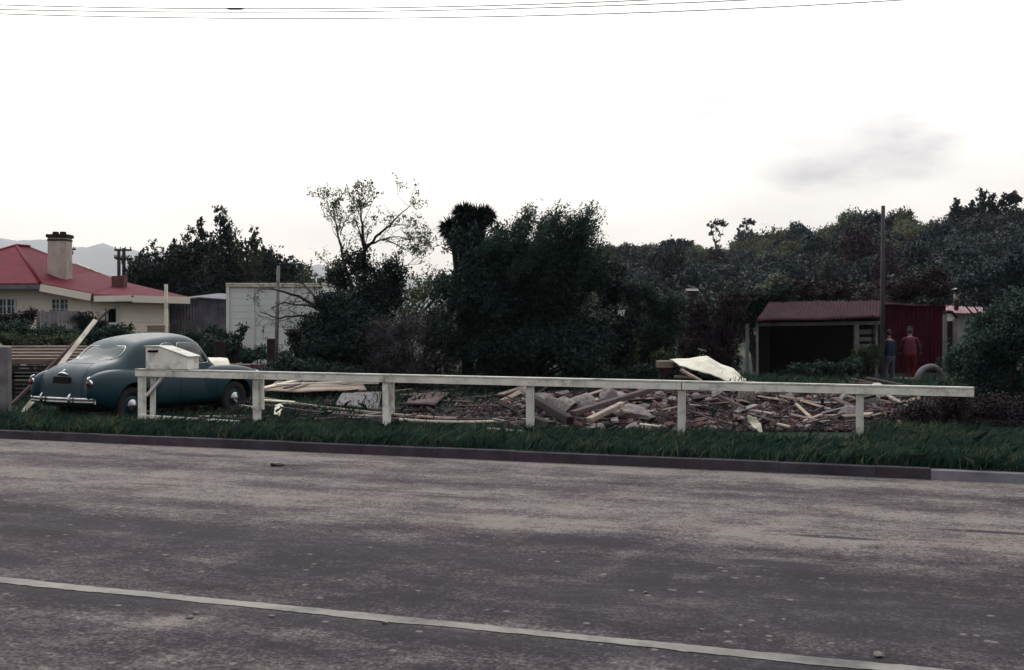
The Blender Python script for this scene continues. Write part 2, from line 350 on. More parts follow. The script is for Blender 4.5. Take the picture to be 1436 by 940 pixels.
# painted line with ragged edges
def line_sheet():
    V=[];Fc=[]; ss=np.arange(-60,60,.05); k=len(ss)
    e=np.cumsum(rng.normal(0,.003,(2,k)),axis=1); e-= np.stack([np.convolve(q,np.ones(60)/60,'same') for q in e]); e+=rng.normal(0,.0035,(2,k))
    for i,s in enumerate(ss):
        V+= [(s,6.03+e[0,i],0),(s,6.155+e[1,i],0)]
    for i in range(k-1): Fc.append((2*i,2*i+2,2*i+3,2*i+1))
    me=bpy.data.meshes.new('road_line'); me.from_pydata(V,[],Fc); me.materials.append(M['line'])
    o=link('road_line',me); o.location.z=.004; o.rotation_euler.z=R(-20.25); o['kind']='structure'
line_sheet()
# kerb: individual lengths cast in one strip, dropped and paler towards the right-hand crossing
def kerb(name,s0,s1,h,mat,w=.14):
    m=MB(); s=s0
    while s<s1-.01:
        e=min(s+1.1,s1); dz=random.uniform(-.004,.004); dn=random.uniform(-.003,.003)
        m.box(((s+e)/2,NK+w/2+dn,h/2+dz-.02),(e-s-.002,w,h+.04)); s=e
    o=m.build(name,mat,bevel=.006); o.rotation_euler.z=R(-20.25); o['kind']='structure'
sK=toSN(P(1306,672,0.0001))[0]; DK=CAMZ*F/(672-HZ); sK=toSN(((1306-CX)/F*DK,DK))[0]
kerb('kerb',-60,sK,.125,M['kerb']); kerb('kerb',sK,40,.105,M['kerb_pale'],.16)

def heap_h(x,y):
    """height of the rubble heap over the lot"""
    def bell(cx,cy,rx,ry,h): 
        d=((x-cx)/rx)**2+((y-cy)/ry)**2
        return h*math.exp(-d*1.2)
    h=bell(2.2,23,3.6,3.8,.16)+bell(5.0,20.5,2.4,2.6,.12)+bell(.6,20.5,1.7,1.8,.10)+bell(6.6,24,2.6,3,.14)+bell(4.5,25.5,2.2,1.6,.12)
    h+=bell(11.8,34,2.6,3.0,-.22)+bell(-6.4,21.5,1.7,1.9,-.10)
    return h
def gz(x,y):
    s,n=toSN((x,y))
    v=GZ
    if n>15: v+= heap_h(x,y)+.03*math.sin(x*1.7+y)*math.cos(y*1.3-x*.6)
    return v
# lot ground: fine near, coarse to the horizon
def lot():
    def fn(s,n):
        p=SN(s,n); return gz(p.x,p.y)-GZ - (.03 if n<14 else 0)
    o=sn_sheet('lot_ground',-24,24,NK+.12,46,GZ,M['ground'],.25,.25,fn)
    m=MB()
    for a in ((-4000,-24,NK+.12,4000),(24,4000,NK+.12,4000),(-24,24,46,4000)):
        s0,s1,n0,n1=a; m.add([(s0,n0,0),(s1,n0,0),(s1,n1,0),(s0,n1,0)],[(0,1,2,3)])
    o=m.build('far_ground',M['ground']); o.rotation_euler.z=R(-20.25); o.location.z=GZ-.004; o['kind']='structure'
lot()

# ---------------------------------------------------------------- grass
def blades(name, pts, h, w, mat, lean=(.35,-.1), hv=.5, spread=.5, label='', cat='grass'):
    n=len(pts); pts=np.asarray(pts,dtype=np.float64)
    hh=h*(1+hv*rng.normal(0,.5,n)).clip(.25,2.2)
    an=rng.uniform(0,2*np.pi,n); dx=np.cos(an)*w/2; dy=np.sin(an)*w/2
    ln=np.stack([lean[0]+rng.normal(0,spread,n),lean[1]+rng.normal(0,spread,n)],1)*hh[:,None]
    z0=pts[:,2]-.02
    a=np.stack([pts[:,0]-dx,pts[:,1]-dy,z0],1); b=np.stack([pts[:,0]+dx,pts[:,1]+dy,z0],1)
    mx=pts[:,0]+ln[:,0]*.35; my=pts[:,1]+ln[:,1]*.35
    c=np.stack([mx+dx*.7,my+dy*.7,z0+hh*.6],1); d=np.stack([mx-dx*.7,my-dy*.7,z0+hh*.6],1)
    e=np.stack([pts[:,0]+ln[:,0],pts[:,1]+ln[:,1],z0+hh*(1-.2*np.hypot(ln[:,0],ln[:,1])/hh)],1)
    V=np.stack([a,b,c,e,d],1).reshape(-1,3)
    me=np_mesh(name,V,5,mat); o=link(name,me); tag(o,label or None,cat,kind='stuff'); return o
def band(n, s0,s1,n0,n1, clump=0.5, dens=None):
    out=[]
    while len(out)<n:
        k=n*2; s=rng.uniform(s0,s1,k); t=rng.uniform(n0,n1,k)
        q=np.sin(s*2.1+1.3*np.sin(t*3.1))*np.cos(t*2.7+s*.8)+.6*np.sin(s*7.3)*np.cos(t*6.1+s*5)
        keep=rng.uniform(-1.6,1.6,k)<q+1.2*(1-clump)
        if dens is not None: keep&=rng.uniform(0,1,k)<dens(s,t)
        for a,b in zip(s[keep],t[keep]):
            p=SN(a,b); out.append((p.x,p.y,gz(p.x,p.y)))
            if len(out)>=n: break
    return out
sL=-22
blades('verge_grass', band(75000,sL,12,NK+.12,15.9,.55), .17,.016,M['grass'],label='long green grass on the verge between kerb and rail fence')
blades('tall_grass', band(36000,-1.0,7,13.9,17.8,.1), .20,.016,M['grass'],label='dark grass around the right end of the rail fence')
blades('lot_grass', band(26000,sL,10,15.6,31,.75,lambda s,t: np.where((s>-9.5)&(t<25),.12,1.0)), .20,.02,M['grass'],label='patchy grass growing over the demolished lot')
blades('rear_weeds', band(30000,-22,14,25,33,.3), .30,.028,M['grass'],label='tall weeds along the foot of the trees and sheds')

# ---------------------------------------------------------------- foliage
def unit(n):
    v=rng.normal(size=(n,3)); return v/np.linalg.norm(v,axis=1)[:,None]
def leaf_cloud(name, clumps, n, size, mat, sprig=.16, per=14, shell=.22, bias=(0,0,.25), aspect=2.2, parent=None, zmin=None, core=0.15, face=.7, cores=False):
    """clumps: (cx,cy,cz,rx,ry,rz); leaves sit in sprigs spread through the clumps' volume, denser near the outside"""
    cl=np.array(clumps,dtype=np.float64)
    wgt=(cl[:,3]*cl[:,4]*cl[:,5])**(2/3); wgt/=wgt.sum()
    ns=max(1,n//per); idx=rng.choice(len(cl),ns,p=wgt)
    u=unit(ns); rad=1-np.abs(rng.normal(0,shell,ns)); inner=rng.uniform(0,1,ns)<core; rad[inner]=rng.uniform(.1,.8,inner.sum())
    rad*=1+.13*np.sin(u[:,0]*7+idx)*np.cos(u[:,2]*9+idx*2.)
    sp=cl[idx,:3]+u*cl[idx,3:]*rad[:,None]
    rm=cl[idx,3:].mean(1)
    od=u+np.array(bias)[None,:]*2+rng.normal(0,.35,(ns,3)); od/=np.linalg.norm(od,axis=1)[:,None]
    t=rng.uniform(-.6,1.2,(ns,per))
    sl=(sprig*(.5+rng.uniform(0,1,ns)))*np.maximum(rm,.35)
    c=sp[:,None,:]+od[:,None,:]*(t*sl[:,None])[:,:,None]*1.3+rng.normal(0,1,(ns,per,3))*(sl*.45)[:,None,None]
    c=c.reshape(-1,3); od=np.repeat(od,per,0)
    if zmin is not None: c[:,2]=np.maximum(c[:,2],zmin+rng.uniform(0,.1,len(c)))
    k=len(c); nr=np.repeat(u,per,0)+np.array([0,0,.35])+rng.normal(0,1-face*.62,(k,3)); nr/=np.linalg.norm(nr,axis=1)[:,None]
    d=od+rng.normal(0,.6,(k,3)); d-=nr*(d*nr).sum(1)[:,None]*face; d/=np.linalg.norm(d,axis=1)[:,None]+1e-9
    s=np.cross(d,nr); s/=np.linalg.norm(s,axis=1)[:,None]+1e-9
    L=size*rng.uniform(.6,1.4,k)[:,None]; W=L/aspect
    V=np.stack([c-d*L*.5,c+s*W*.5,c+d*L*.5,c-s*W*.5],1).reshape(-1,3)
    if cores:
        A=np.linspace(0,2*np.pi,27); B=np.linspace(-.4,1,12)*np.pi/2; ex=[V]
        for q in cl:
            j=1+.075*rng.normal(size=(12,27))+.09*np.sin(A*3+q[0])[None]*np.cos(B*4+q[1])[:,None]+.06*np.sin(A*5+q[1])[None]; j[:,-1]=j[:,0]; j[-1]=j[-1,0]
            gx=q[0]+q[3]*.86*np.cos(B)[:,None]*np.cos(A)[None]*j; gy=q[1]+q[4]*.86*np.cos(B)[:,None]*np.sin(A)[None]*j; gzz=q[2]+q[5]*.86*np.sin(B)[:,None]*j
            gg=np.stack([gx,gy,gzz],-1); ex.append(np.stack([gg[:-1,:-1],gg[:-1,1:],gg[1:,1:],gg[1:,:-1]],2).reshape(-1,3))
        V=np.concatenate(ex)
    me=np_mesh(name,V,4,mat); return link(name,me,parent)
def limb(m, pts, r0, r1, n=6, wob=0.0):
    k=len(pts); ps=[]
    for i in range(k-1):
        a=Vector(pts[i]); b=Vector(pts[i+1])
        for j in range(3):
            t=j/3; p=a.lerp(b,t)
            if (i or j): p+=Vector((random.uniform(-1,1),random.uniform(-1,1),random.uniform(-1,1)))*wob
            ps.append(p)
    ps.append(Vector(pts[-1])); kk=len(ps)
    rad=[r0+(r1-r0)*(i/(kk-1))**.8 for i in range(kk)]
    m.tube(ps,rad,n); return ps,rad
def grow(m, p, d, L, r, depth, tips, spread=.6, up=.15):
    """forking twigs"""
    n=3; pts=[p.copy()]; q=p.copy(); dd=d.normalized()
    for i in range(n):
        dd=(dd+Vector((random.gauss(0,.16),random.gauss(0,.16),random.gauss(0,.12)+up*.3))).normalized()
        q=q+dd*L/n; pts.append(q.copy())
    r1=max(r*.6,.004); m.tube(pts,[r+(r1-r)*i/n for i in range(n+1)],5 if r<.03 else 7,cap=False)
    if depth<=0: tips.append((q.copy(),dd.copy())); return
    for i in range(random.choice((2,2,3))):
        nd=(dd+Vector((random.gauss(0,spread),random.gauss(0,spread),random.gauss(0,spread*.7)+up))).normalized()
        base=pts[-1] if i==0 else pts[random.choice((1,2,3))]
        grow(m,base,nd,L*random.uniform(.6,.85),r1,depth-1,tips,spread,up)

def bushy(name,label,cat,base,clumps,n,size,mat,group=None,trunks=2,**kw):
    """tree or shrub: Empty at the base > trunk, crown"""
    t=thing(name,label,cat,base,0,group); b=Vector(base)
    rel=[(c[0]-b.x,c[1]-b.y,c[2]-b.z,c[3],c[4],c[5]) for c in clumps]
    m=MB(); hgt=max(c[2] for c in rel)
    for i in range(trunks):
        c=rel[int(i*len(rel)/max(1,trunks))]
        o=Vector((random.uniform(-.15,.15),random.uniform(-.1,.1),-.05))
        limb(m,[o,(c[0]*.3,c[1]*.3,max(.2,c[2]*.4)),(c[0]*.75,c[1]*.75,c[2]*.8),(c[0],c[1],c[2]+c[5]*.4)],.05+.025*hgt,.012,7,.03*hgt/3)
    for c in rel:
        if random.random()<.75:
            limb(m,[(c[0]*.25,c[1]*.25,c[2]*.35),(c[0]*.7,c[1]*.7,c[2]*.75),(c[0],c[1],c[2])],.02+.008*hgt,.008,5,.03)
    m.build('trunk',M['bark'],t)
    leaf_cloud('crown',rel,n,size,mat,parent=t,zmin=.02,**kw)
    return t
def cl(px,py,D,rx,rz,ry=None):
    """clump given by where it shows: centre px,py at depth D, radii in px"""
    return (X(px,D),D,Z(py,D),rx/F*D,(ry if ry is not None else rx*.8)/F*D,rz/F*D)
def jitcl(px,py,D,rx,rz,k,jr=.6,sc=.45):
    """a big clump broken into k smaller ones, so the outline is uneven"""
    out=[]
    for i in range(k):
        a=random.uniform(0,2*math.pi); q=math.sqrt(random.uniform(0,1))*jr
        s=random.uniform(.7,1.3)*sc
        out.append(cl(px+math.cos(a)*q*rx,py+math.sin(a)*q*rz,D+random.uniform(-1,1)*rx/F*D*.5,rx*s,rz*s*random.uniform(.8,1.2)))
    return out

# --- dark conifers behind the cream shed
def conifer(px,top,bot,D,w,label,mat,group,n=15000,spire=True,size=.20):
    zt=Z(top,D); rr=w*1.25/F*D; base=(X(px,D),D,GZ); h=zt-GZ
    cs=[]
    k=11
    for i in range(k):
        f=i/(k-1); z=GZ+h*(.12+.82*f); r=rr*(1-f**1.6*.80)*random.uniform(.8,1.15)
        cs.append((base[0]+random.gauss(0,rr*.12),D+random.gauss(0,rr*.12),z,r,r,h*.10))
        if f<.9:
            a=random.uniform(0,6.28)
            cs.append((base[0]+math.cos(a)*r*.75,D+math.sin(a)*r*.75,z+h*.05,r*.38,r*.38,h*.11))
            a+=2.5
            cs.append((base[0]+math.cos(a)*r*.75,D+math.sin(a)*r*.75,z+h*.03,r*.38,r*.38,h*.10))
    return bushy('conifer_tree',label,'tree',base,cs,n,size,mat,group,1,sprig=.28,bias=(0.05,0,.55),shell=.3)
GC='dark conifers behind the cream shed'
for a in [
 (312,289,60,30,'tallest dark conifer with a spiky top behind the cream shed'),
 (287,312,62,26,'dark conifer just left of the tallest one, its top a little lower'),
 (262,326,63,30,'dark conifer behind the grey iron lean-to, third from the tallest'),
 (240,338,64,30,'dark conifer over the right end of the red roof'),
 (216,345,65,30,'low dark conifer beside the power pole, rising behind the red roof'),
 (195,352,66,24,'lowest dark conifer next to the power pole, at the left end of the row'),
 (372,350,60,46,'rounded dark conifer above the roof of the cream shed'),
 (402,360,59,36,'dark conifer at the right end of the row, beyond the cream shed'),
 (338,346,61,44,'dark conifer between the tallest one and the cream shed roof')]:
    px,top,D,w,lab=a
    conifer(px,top,470,D,w,lab,M['leaf_dark'],GC)
bush0=[c for a in [(230,395,40,26),(270,385,40,34),(320,385,44,34),(370,390,44,30),(400,395,30,26),(195,395,30,24)] for c in jitcl(a[0],a[1],63,a[2],a[3],6,.8,.5)]
bushy('bush','dark hedge mass at the foot of the conifers behind the cream shed','bush',(X(300,63),63,GZ),bush0,26000,.20,M['leaf_dark'],None,2,sprig=.3,bias=(0,0,.4))
bushy('sapling_tree','thin feathery sapling showing above the dark conifers','tree',(X(358,58),58,GZ),
      [cl(345,350,58,9,22),cl(356,338,58,7,18),cl(364,352,58,9,22),cl(350,370,58,14,20),cl(330,350,58,6,16)],900,.22,M['leaf_olive'],None,3,per=6,bias=(0,0,.8))

# --- pruned tree with bare limbs (left of middle)
def pruned_tree():
    D=30; base=P(512,0,D); base.z=GZ; random.seed(11)
    t=thing('pruned_tree','half bare tree with open twiggy limbs above dark bushes','tree',base)
    m=MB(); tips=[]
    def Q(px,py,dd=0): return P(px,py,D+dd)-base
    mains=[([(512,540),(515,450),(513,400),(511,350),(508,315),(505,290)],.10,.018),
      ([(508,470),(498,420),(484,375),(478,345),(472,322)],.07,.02),
      ([(478,330),(482,312),(493,300)],.02,.008),([(474,322),(466,305),(462,293)],.018,.007),
      ([(512,352),(528,332),(548,315),(562,300),(574,290)],.045,.01),
      ([(512,345),(532,338),(552,332),(578,336)],.035,.008),
      ([(540,335),(560,345),(572,352)],.02,.006),
      ([(511,350),(505,330),(500,312)],.03,.01),
      ([(512,430),(535,400),(552,380),(572,372)],.05,.01)]
    for k,(ps,r0,r1) in enumerate(mains):
        dd=[0]+[random.uniform(-.5,.5)*(1 if k else .2) for _ in ps[1:]]
        pp=[Q(a,b,d if i else 0) for i,((a,b),d) in enumerate(zip(ps,dd))]
        q,rad=limb(m,pp,r0,r1,7,.02)
        for i in range(len(q)//3,len(q)):
            if random.random()<.62:
                ax=(q[i]-q[i-1]).normalized()
                dv=(ax*.6+Vector((random.gauss(0,.7),random.gauss(0,.6),random.gauss(.25,.45))))
                grow(m,q[i],dv,random.uniform(.28,.5),max(.006,rad[i]*.35),2,tips,.5,.2)
        for j in range(3): grow(m,q[-1],(q[-1]-q[-2]).normalized()+Vector((random.gauss(0,.5),random.gauss(0,.4),random.gauss(.1,.4))),.3,max(.005,rad[-1]*.6),2,tips,.5,.2)
    m.build('trunk',M['bark'],t)
    # leaves only at twig ends
    cs=[(p.x,p.y,p.z,.09,.09,.08) for p,d in tips if random.random()<.8]
    cs2=[]
    for px,py,rx,rz in [(492,372,14,26),(478,392,12,20),(518,395,16,30),(508,365,8,20),(545,400,18,26),(530,425,34,28),(560,385,12,14),(500,430,34,24),(462,385,8,14),(548,372,9,12)]:
        c=cl(px,py,D,rx,rz); cs2.append((c[0]-base.x,c[1]-base.y,c[2]-base.z,*c[3:]))
    a=leaf_cloud('crown',cs,len(cs)*13,.07,M['leaf_olive'],per=4,parent=t)
    b=leaf_cloud('ivy',cs2,16000,.085,M['leaf_dark'],parent=t,sprig=.3)
    return t
pruned_tree()
def leaning_tree():
    """dark bush sending long bare boughs across the front of the cream shed"""
    D=29.0; random.seed(5); base=P(455,0,D); base.z=GZ
    t=thing('spreading_tree','dark low tree with bare boughs reaching left across the cream shed','tree',base)
    m=MB(); tips=[]
    def Q(px,py,dd=0): return P(px,py,D+dd)-base
    for ps,r0 in [([(470,540),(476,480),(468,450),(445,432),(418,415),(390,407),(375,404)],.09),([(474,470),(450,446),(420,442),(392,446),(366,438)],.05),
                  ([(472,462),(445,455),(425,466),(398,462)],.04),([(460,440),(440,415),(425,398),(410,392)],.045),([(470,450),(490,420),(500,400)],.05),([(470,452),(440,430),(400,425),(380,432)],.04)]:
        q,rad=limb(m,[Q(a,b,random.uniform(-.5,.5) if i else 0) for i,(a,b) in enumerate(ps)],r0,.012,6,.02)
        for i in range(len(q)//3,len(q)):
            if random.random()<.85:
                ax=(q[i]-q[i-1]).normalized()
                grow(m,q[i],ax*.9+Vector((random.gauss(0,.5),random.gauss(0,.5),random.gauss(0,.5))),random.uniform(.25,.42),max(.006,rad[i]*.35),2,tips,.55,.0)
    m.build('trunk',M['bark'],t)
    cs=[]
    for px,py,rx,rz in [(470,440,28,26),(455,425,16,14),(490,455,34,30),(450,470,22,22),(430,455,10,10),(510,470,38,34),(470,490,40,30)]:
        c=cl(px,py,D,rx,rz); cs.append((c[0]-base.x,c[1]-base.y,c[2]-base.z,*c[3:]))
    leaf_cloud('crown',cs,22000,.085,M['leaf_dark'],parent=t,sprig=.3)
    cs=[(p.x,p.y,p.z,.06,.06,.05) for p,d in tips if random.random()<.35]
    leaf_cloud('crown',cs,len(cs)*6,.05,M['leaf_mid'],per=3,parent=t)
leaning_tree()

# --- cabbage tree with sword-leaf heads
def cabbage_tree():
    D=27.5; base=P(655,0,D); base.z=GZ; random.seed(3)
    t=thing('cabbage_tree','cabbage tree with two spiky round heads standing over the dark thicket','tree',base)
    m=MB(); heads=[(634,322,18),(652,302,17),(668,308,20),(680,304,15),(660,326,20),(646,336,18)]
    for px,py,r in heads:
        e=P(px,py,D+random.uniform(-.3,.3))-base; limb(m,[(0,0,-.05),(e.x*.2,.05,1.6),(e.x*.8,0,e.z*.8),e],.11,.05,8,.02)
    m.build('trunk',M['bark'],t)
    V=[]
    for px,py,r in heads:
        c=np.array(P(px,py,D+random.uniform(-.2,.2))-base); n=620; u=unit(n); u[:,2]=u[:,2]*.9+.08
        L=(r/F*D)*rng.uniform(.75,1.25,n)[:,None]*1.15; s=np.cross(u,unit(n)); s/=np.linalg.norm(s,axis=1)[:,None]
        a=c+u*L*.12; mid=c+u*L*.6; tip=c+u*L+np.array([0,0,-1])*L*.18*(1-np.abs(u[:,2:3]))
        V.append(np.stack([a-s*.010,mid-s*.018,tip,mid+s*.018],1).reshape(-1,3))
    link('crown',np_mesh('crown',np.concatenate(V),4,M['leaf_dark']),t)
cabbage_tree()

# --- the big dark thicket
random.seed(21)
cs=[]
for a in [(690,335,24,20),(665,345,26,22),(650,350,22,22),(650,372,30,34),(640,420,34,40),(690,362,30,24),(700,405,55,56),(745,370,40,30),(760,425,60,66),(800,368,30,30),(810,410,45,50),(720,460,80,60),(800,470,60,55),(660,470,50,55),(770,500,80,40),(690,505,70,35)]:
    cs+=jitcl(a[0],a[1],27,a[2],a[3],6,.75,.5)
thk=bushy('thicket_tree','big dense dark tree filling the middle, with a swept leafy top','tree',(X(735,27),27,GZ),cs,70000,.085,M['leaf_dark'],None,5,sprig=.28,bias=(.12,0,.35))
# swept upper boughs, feathery
def swept():
    D=26.6; random.seed(9); base=P(760,0,D); base.z=GZ
    t=thing('willowy_tree','willowy tree whose leafy shoots sweep up to the right above the thicket','tree',base)
    m=MB(); cs=[]
    tops=[(695,322),(712,312),(722,318),(738,296),(748,288),(752,300),(765,312),(772,298),(788,290),(800,300),(812,296),(832,286),(838,300),(828,316),(838,330),(815,325),(790,320),(760,325),(730,330),(845,345),(700,335),(782,305),(820,342),(805,310),(745,315),(824,300),(770,325),(715,328)]
    tops+=[(708,345),(735,350),(760,345),(785,345),(812,350),(838,350),(850,362),(690,350),(725,342),(800,340),(775,338)]
    for px,py in tops:
        e=P(px,py,D+random.uniform(-.8,.8))-base
        ln=random.uniform(.55,.95); dx=ln*random.uniform(.45,.75); s0=Vector((e.x-dx,e.y+.1,e.z-ln))
        q,rad=limb(m,[(s0.x*.5,.9,1.5),(s0.x*.95,s0.y*.6+.5,s0.z-.2),s0,(e.x-dx*.4,e.y,e.z-ln*.5),e],.03,.005,5,.015)
        k=len(q)
        for i in range(int(k*.55),k):
            f=(i-k*.55)/(k*.45); r=.14*(1-f)+.035
            cs.append((q[i].x,q[i].y,q[i].z,r,r,r*1.1))
            if random.random()<.6: cs.append((q[i].x+random.uniform(-.12,.12),q[i].y,q[i].z+random.uniform(-.1,.1),r*.7,r*.7,r*.8))
    limb(m,[(0,.9,-.05),(0,.9,1),(-.3,.9,2.2)],.12,.05,8)
    m.build('trunk',M['bark'],t)
    leaf_cloud('crown',cs,34000,.075,M['leaf_mid'],parent=t,per=7,sprig=.28,bias=(.6,0,.45),aspect=3)
swept()
# --- bushes in the middle distance
random.seed(31)
def bush(label,D,blobs,n,size,mat,name='bush',k=5,group=None,jr=.7,sc=.5,**kw):
    cs=[]
    for a in blobs: cs+=jitcl(a[0],a[1],D,a[2],a[3],k,jr,sc)
    px=sum(a[0] for a in blobs)/len(blobs)
    return bushy(name,label,'bush' if name!='tree' else 'tree',(X(px,D),D,GZ),cs,n,size,mat,group,2,**kw)
bush('airy green tree behind the half bare tree, thin enough to show sky',39,[(440,400,26,24),(470,390,20,22),(570,400,40,26),(610,400,30,24),(540,420,40,30),(420,430,30,36),(590,440,50,40),(640,400,16,28)],14000,.10,M['leaf_olive'],'tree',5,sprig=.3)
bush('grey leaved bush with pale blossom left of the big dark tree',27.5,[(560,470,40,36),(600,455,40,30),(620,490,40,34),(545,500,40,34),(590,510,50,28)],24000,.06,M['leaf_grey'],k=5,sprig=.3)
bush('dark bush under the half bare tree, behind the rail',28.5,[(470,500,50,34),(520,500,40,34),(430,508,24,24)],18000,.08,M['leaf_dark'])
bush('small purple brown shrub at the right corner of the cream shed',30,[(425,480,20,15),(412,470,12,8)],3500,.07,M['leaf_purple'])
bush('bright green shrub at the foot of the cream shed, beside the short post',31,[(355,495,30,14),(330,492,16,12),(400,508,18,16)],6000,.08,M['leaf_mid'])
bush('leafy green sapling in front of the left corner of the cream shed',29,[(328,475,10,10),(340,465,8,8),(318,488,14,12),(300,482,16,12)],1400,.09,M['leaf_mid'],per=6)
bush('dark bush at the right edge of the big dark tree',29,[(860,410,26,50),(850,470,36,50),(885,430,24,36)],16000,.08,M['leaf_dark'])
bush('loose green bush with arching stems right of the big dark tree',31,[(915,450,34,34),(890,490,34,34),(930,490,34,34),(905,420,28,22),(945,440,20,28)],18000,.09,M['leaf_mid'],sprig=.35)
bush('pale green shrub low down between the big tree and crumpled sheet',30,[(880,495,26,22),(860,512,20,14),(930,505,22,18)],6000,.09,M['leaf_olive'])
bush('purplish dark bush between the loose green bush and open shed',33,[(985,440,26,30),(1010,460,34,40),(1030,430,26,24),(975,490,30,34),(1025,500,34,34)],20000,.09,M['leaf_purple'])
bush('dark green bush behind the left end of the open shed',39,[(1060,425,40,28),(1040,445,30,40),(1090,420,30,22)],14000,.11,M['leaf_dark'])
bush('low green weeds bush before the open shed doorway',31,[(1165,515,34,12),(1130,520,30,10),(1195,512,16,10)],5000,.08,M['leaf_mid'])
bush('sandy brown heap of dead fern beside the man in blue',31.5,[(1212,500,18,14),(1222,512,16,14)],2500,.08,M['grass_dry'])
bush('large dark bush overhanging the right end of the rail',20.5,[(1400,500,50,44),(1440,470,50,50),(1380,545,50,40),(1440,550,60,50),(1360,580,50,26),(1500,520,60,60),(1375,500,26,34)],36000,.06,M['leaf_dark'],sprig=.25)
bush('blue green bush behind the grey gate posts at the right',27,[(1370,490,40,30),(1400,455,34,30),(1430,430,40,34),(1350,510,24,18),(1385,470,26,22),(1470,440,40,50)],24000,.08,M['leaf_mid'],sprig=.3)
bush('dark bush filling the gap below the pale hut roof',36,[(970,440,20,28),(950,455,24,24),(985,430,16,20)],7000,.10,M['leaf_dark'])
bush('bush behind the red shed and pale outbuilding',42,[(1400,400,46,30),(1440,380,40,40),(1350,402,40,20),(1480,400,50,50)],16000,.12,M['leaf_hill_dark'])
bush('dark bush rising behind the red shed roof',41,[(1260,405,40,18),(1300,395,40,24),(1180,408,50,14),(1120,408,40,16)],14000,.12,M['leaf_purple'])
# left: bank of brush before the house
bush('green brambles on the bank below the house windows',33,[(20,470,40,16),(70,474,40,14),(120,472,30,14),(-30,470,40,16)],14000,.08,M['leaf_mid'])
bush('paler scrub on the bank above the tan boards',31,[(100,480,30,9),(60,482,30,8),(10,478,26,10)],6000,.08,M['grass_dry'])
bush('dark round bush between the two windows and dark doorway of the house',38,[(125,448,18,17),(140,456,12,10),(110,452,12,10)],5000,.08,M['leaf_dark'])
bush('green bush under the dark doorway of the house',35,[(165,472,34,14),(200,476,24,10)],7000,.08,M['leaf_mid'])
bush('purple shrub below the left house window',38,[(40,446,14,12),(22,448,14,10),(5,450,12,9)],4000,.07,M['leaf_purple'])
bush('green bush behind the car roof, before the grey iron lean-to',34,[(270,478,26,12),(300,474,22,14),(250,482,20,8),(290,496,24,12)],7000,.08,M['leaf_mid'])
bush('tall green weeds at the foot of the half bare tree',27,[(400,512,26,10),(430,520,30,10),(380,520,20,8),(480,522,34,9)],6000,.07,M['leaf_mid'])
bush('low brown bracken in the long grass past the last fence post',18.2,[(1290,585,34,18),(1325,572,34,24),(1380,580,34,34),(1425,585,40,40),(1262,594,16,9),(1330,600,30,14),(1380,606,30,16),(1430,606,34,20)],26000,.05,M['leaf_purple'],k=7,sprig=.3)
bush('straggling weeds before the crumpled sheet',28,[(880,525,34,9),(840,524,30,8),(910,520,20,10)],5000,.07,M['leaf_mid'])

# ---------------------------------------------------------------- hill on the right
sky_pts=[(640,380),(760,362),(820,354),(850,352),(900,349),(930,345),(965,343),(1000,350),(1030,348),(1060,342),(1090,335),(1130,332),(1170,325),(1200,316),(1240,314),(1290,322),(1330,312),(1370,300),(1436,300),(1600,290),(1900,300)]
def interp(x,t): return float(np.interp(x,[a for a,b in t],[b for a,b in t]))
def ridgeD(px): return float(np.interp(px,[640,820,1000,1200,1436,1900],[330,280,230,165,125,110]))
def hill_pt(px,t):
    """t 0 foot .. 1 ridge .. >1 far side"""
    Dr=ridgeD(px); D0=52; top=Z(interp(px,sky_pts),Dr)-2.2
    D=D0+(Dr-D0)*t; 
    if t<=1: z=GZ-.5+(top)*(t**.85)*(1+.10*math.sin(px*.02+t*5)*(1-t))
    else: z=top-(t-1)*18
    return Vector((X(px,D),D,z))
def hill():
    pxs=np.linspace(600,2000,90); ts=np.linspace(0,1.8,46); V=[];Fc=[]
    for t in ts:
        for px in pxs:
            p=hill_pt(px,t); p.z+=.8*math.sin(p.x*.21)*math.cos(p.y*.17)*min(1,t*3)-(max(0,(680-px))*.12); V.append(p)
    k=len(pxs)
    for i in range(len(ts)-1):
        for j in range(k-1): Fc.append((i*k+j,i*k+j+1,(i+1)*k+j+1,(i+1)*k+j))
    me=bpy.data.meshes.new('hill'); me.from_pydata(V,[],Fc); me.materials.append(M['hillside'])
    o=link('hill',me,smooth=True); o['kind']='structure'
M['hillside']=rough_mat('hillside_scrub',(.016,.024,.018),(.05,.065,.04),.15,(1,1,1),.95,.5,2)
hill()
def hill_bush(name,label,mat,sel,n,seed,rmin,rmax,count,lf=.26):
    cs=[]; random.seed(seed)
    while len(cs)<count:
        px=random.uniform(680,1700); t=random.uniform(.02,1.05)
        if not sel(px,t): continue
        p=hill_pt(px,t); r=random.uniform(rmin,rmax)*(.7+.45*t); r*=random.choice((.6,.8,1,1.3))
        cs.append((p.x,p.y,p.z+r*.4,r*random.uniform(.9,1.3),r*1.1,r*random.uniform(.7,1.15)))
    o=leaf_cloud(name,cs,n,lf,mat,sprig=.10,per=8,core=.0,aspect=1.4,shell=.08)
    tag(o,label,'bush',kind='stuff')
def upper(px,t): return t>.50+.06*math.sin(px*.03)+max(0,(px-1240))*.004
hill_bush('hillside_bush','low dark scrub covering the hillside between its trees',M['leaf_slope'],lambda a,b: True,260000,78,.8,1.7,1700,.30)
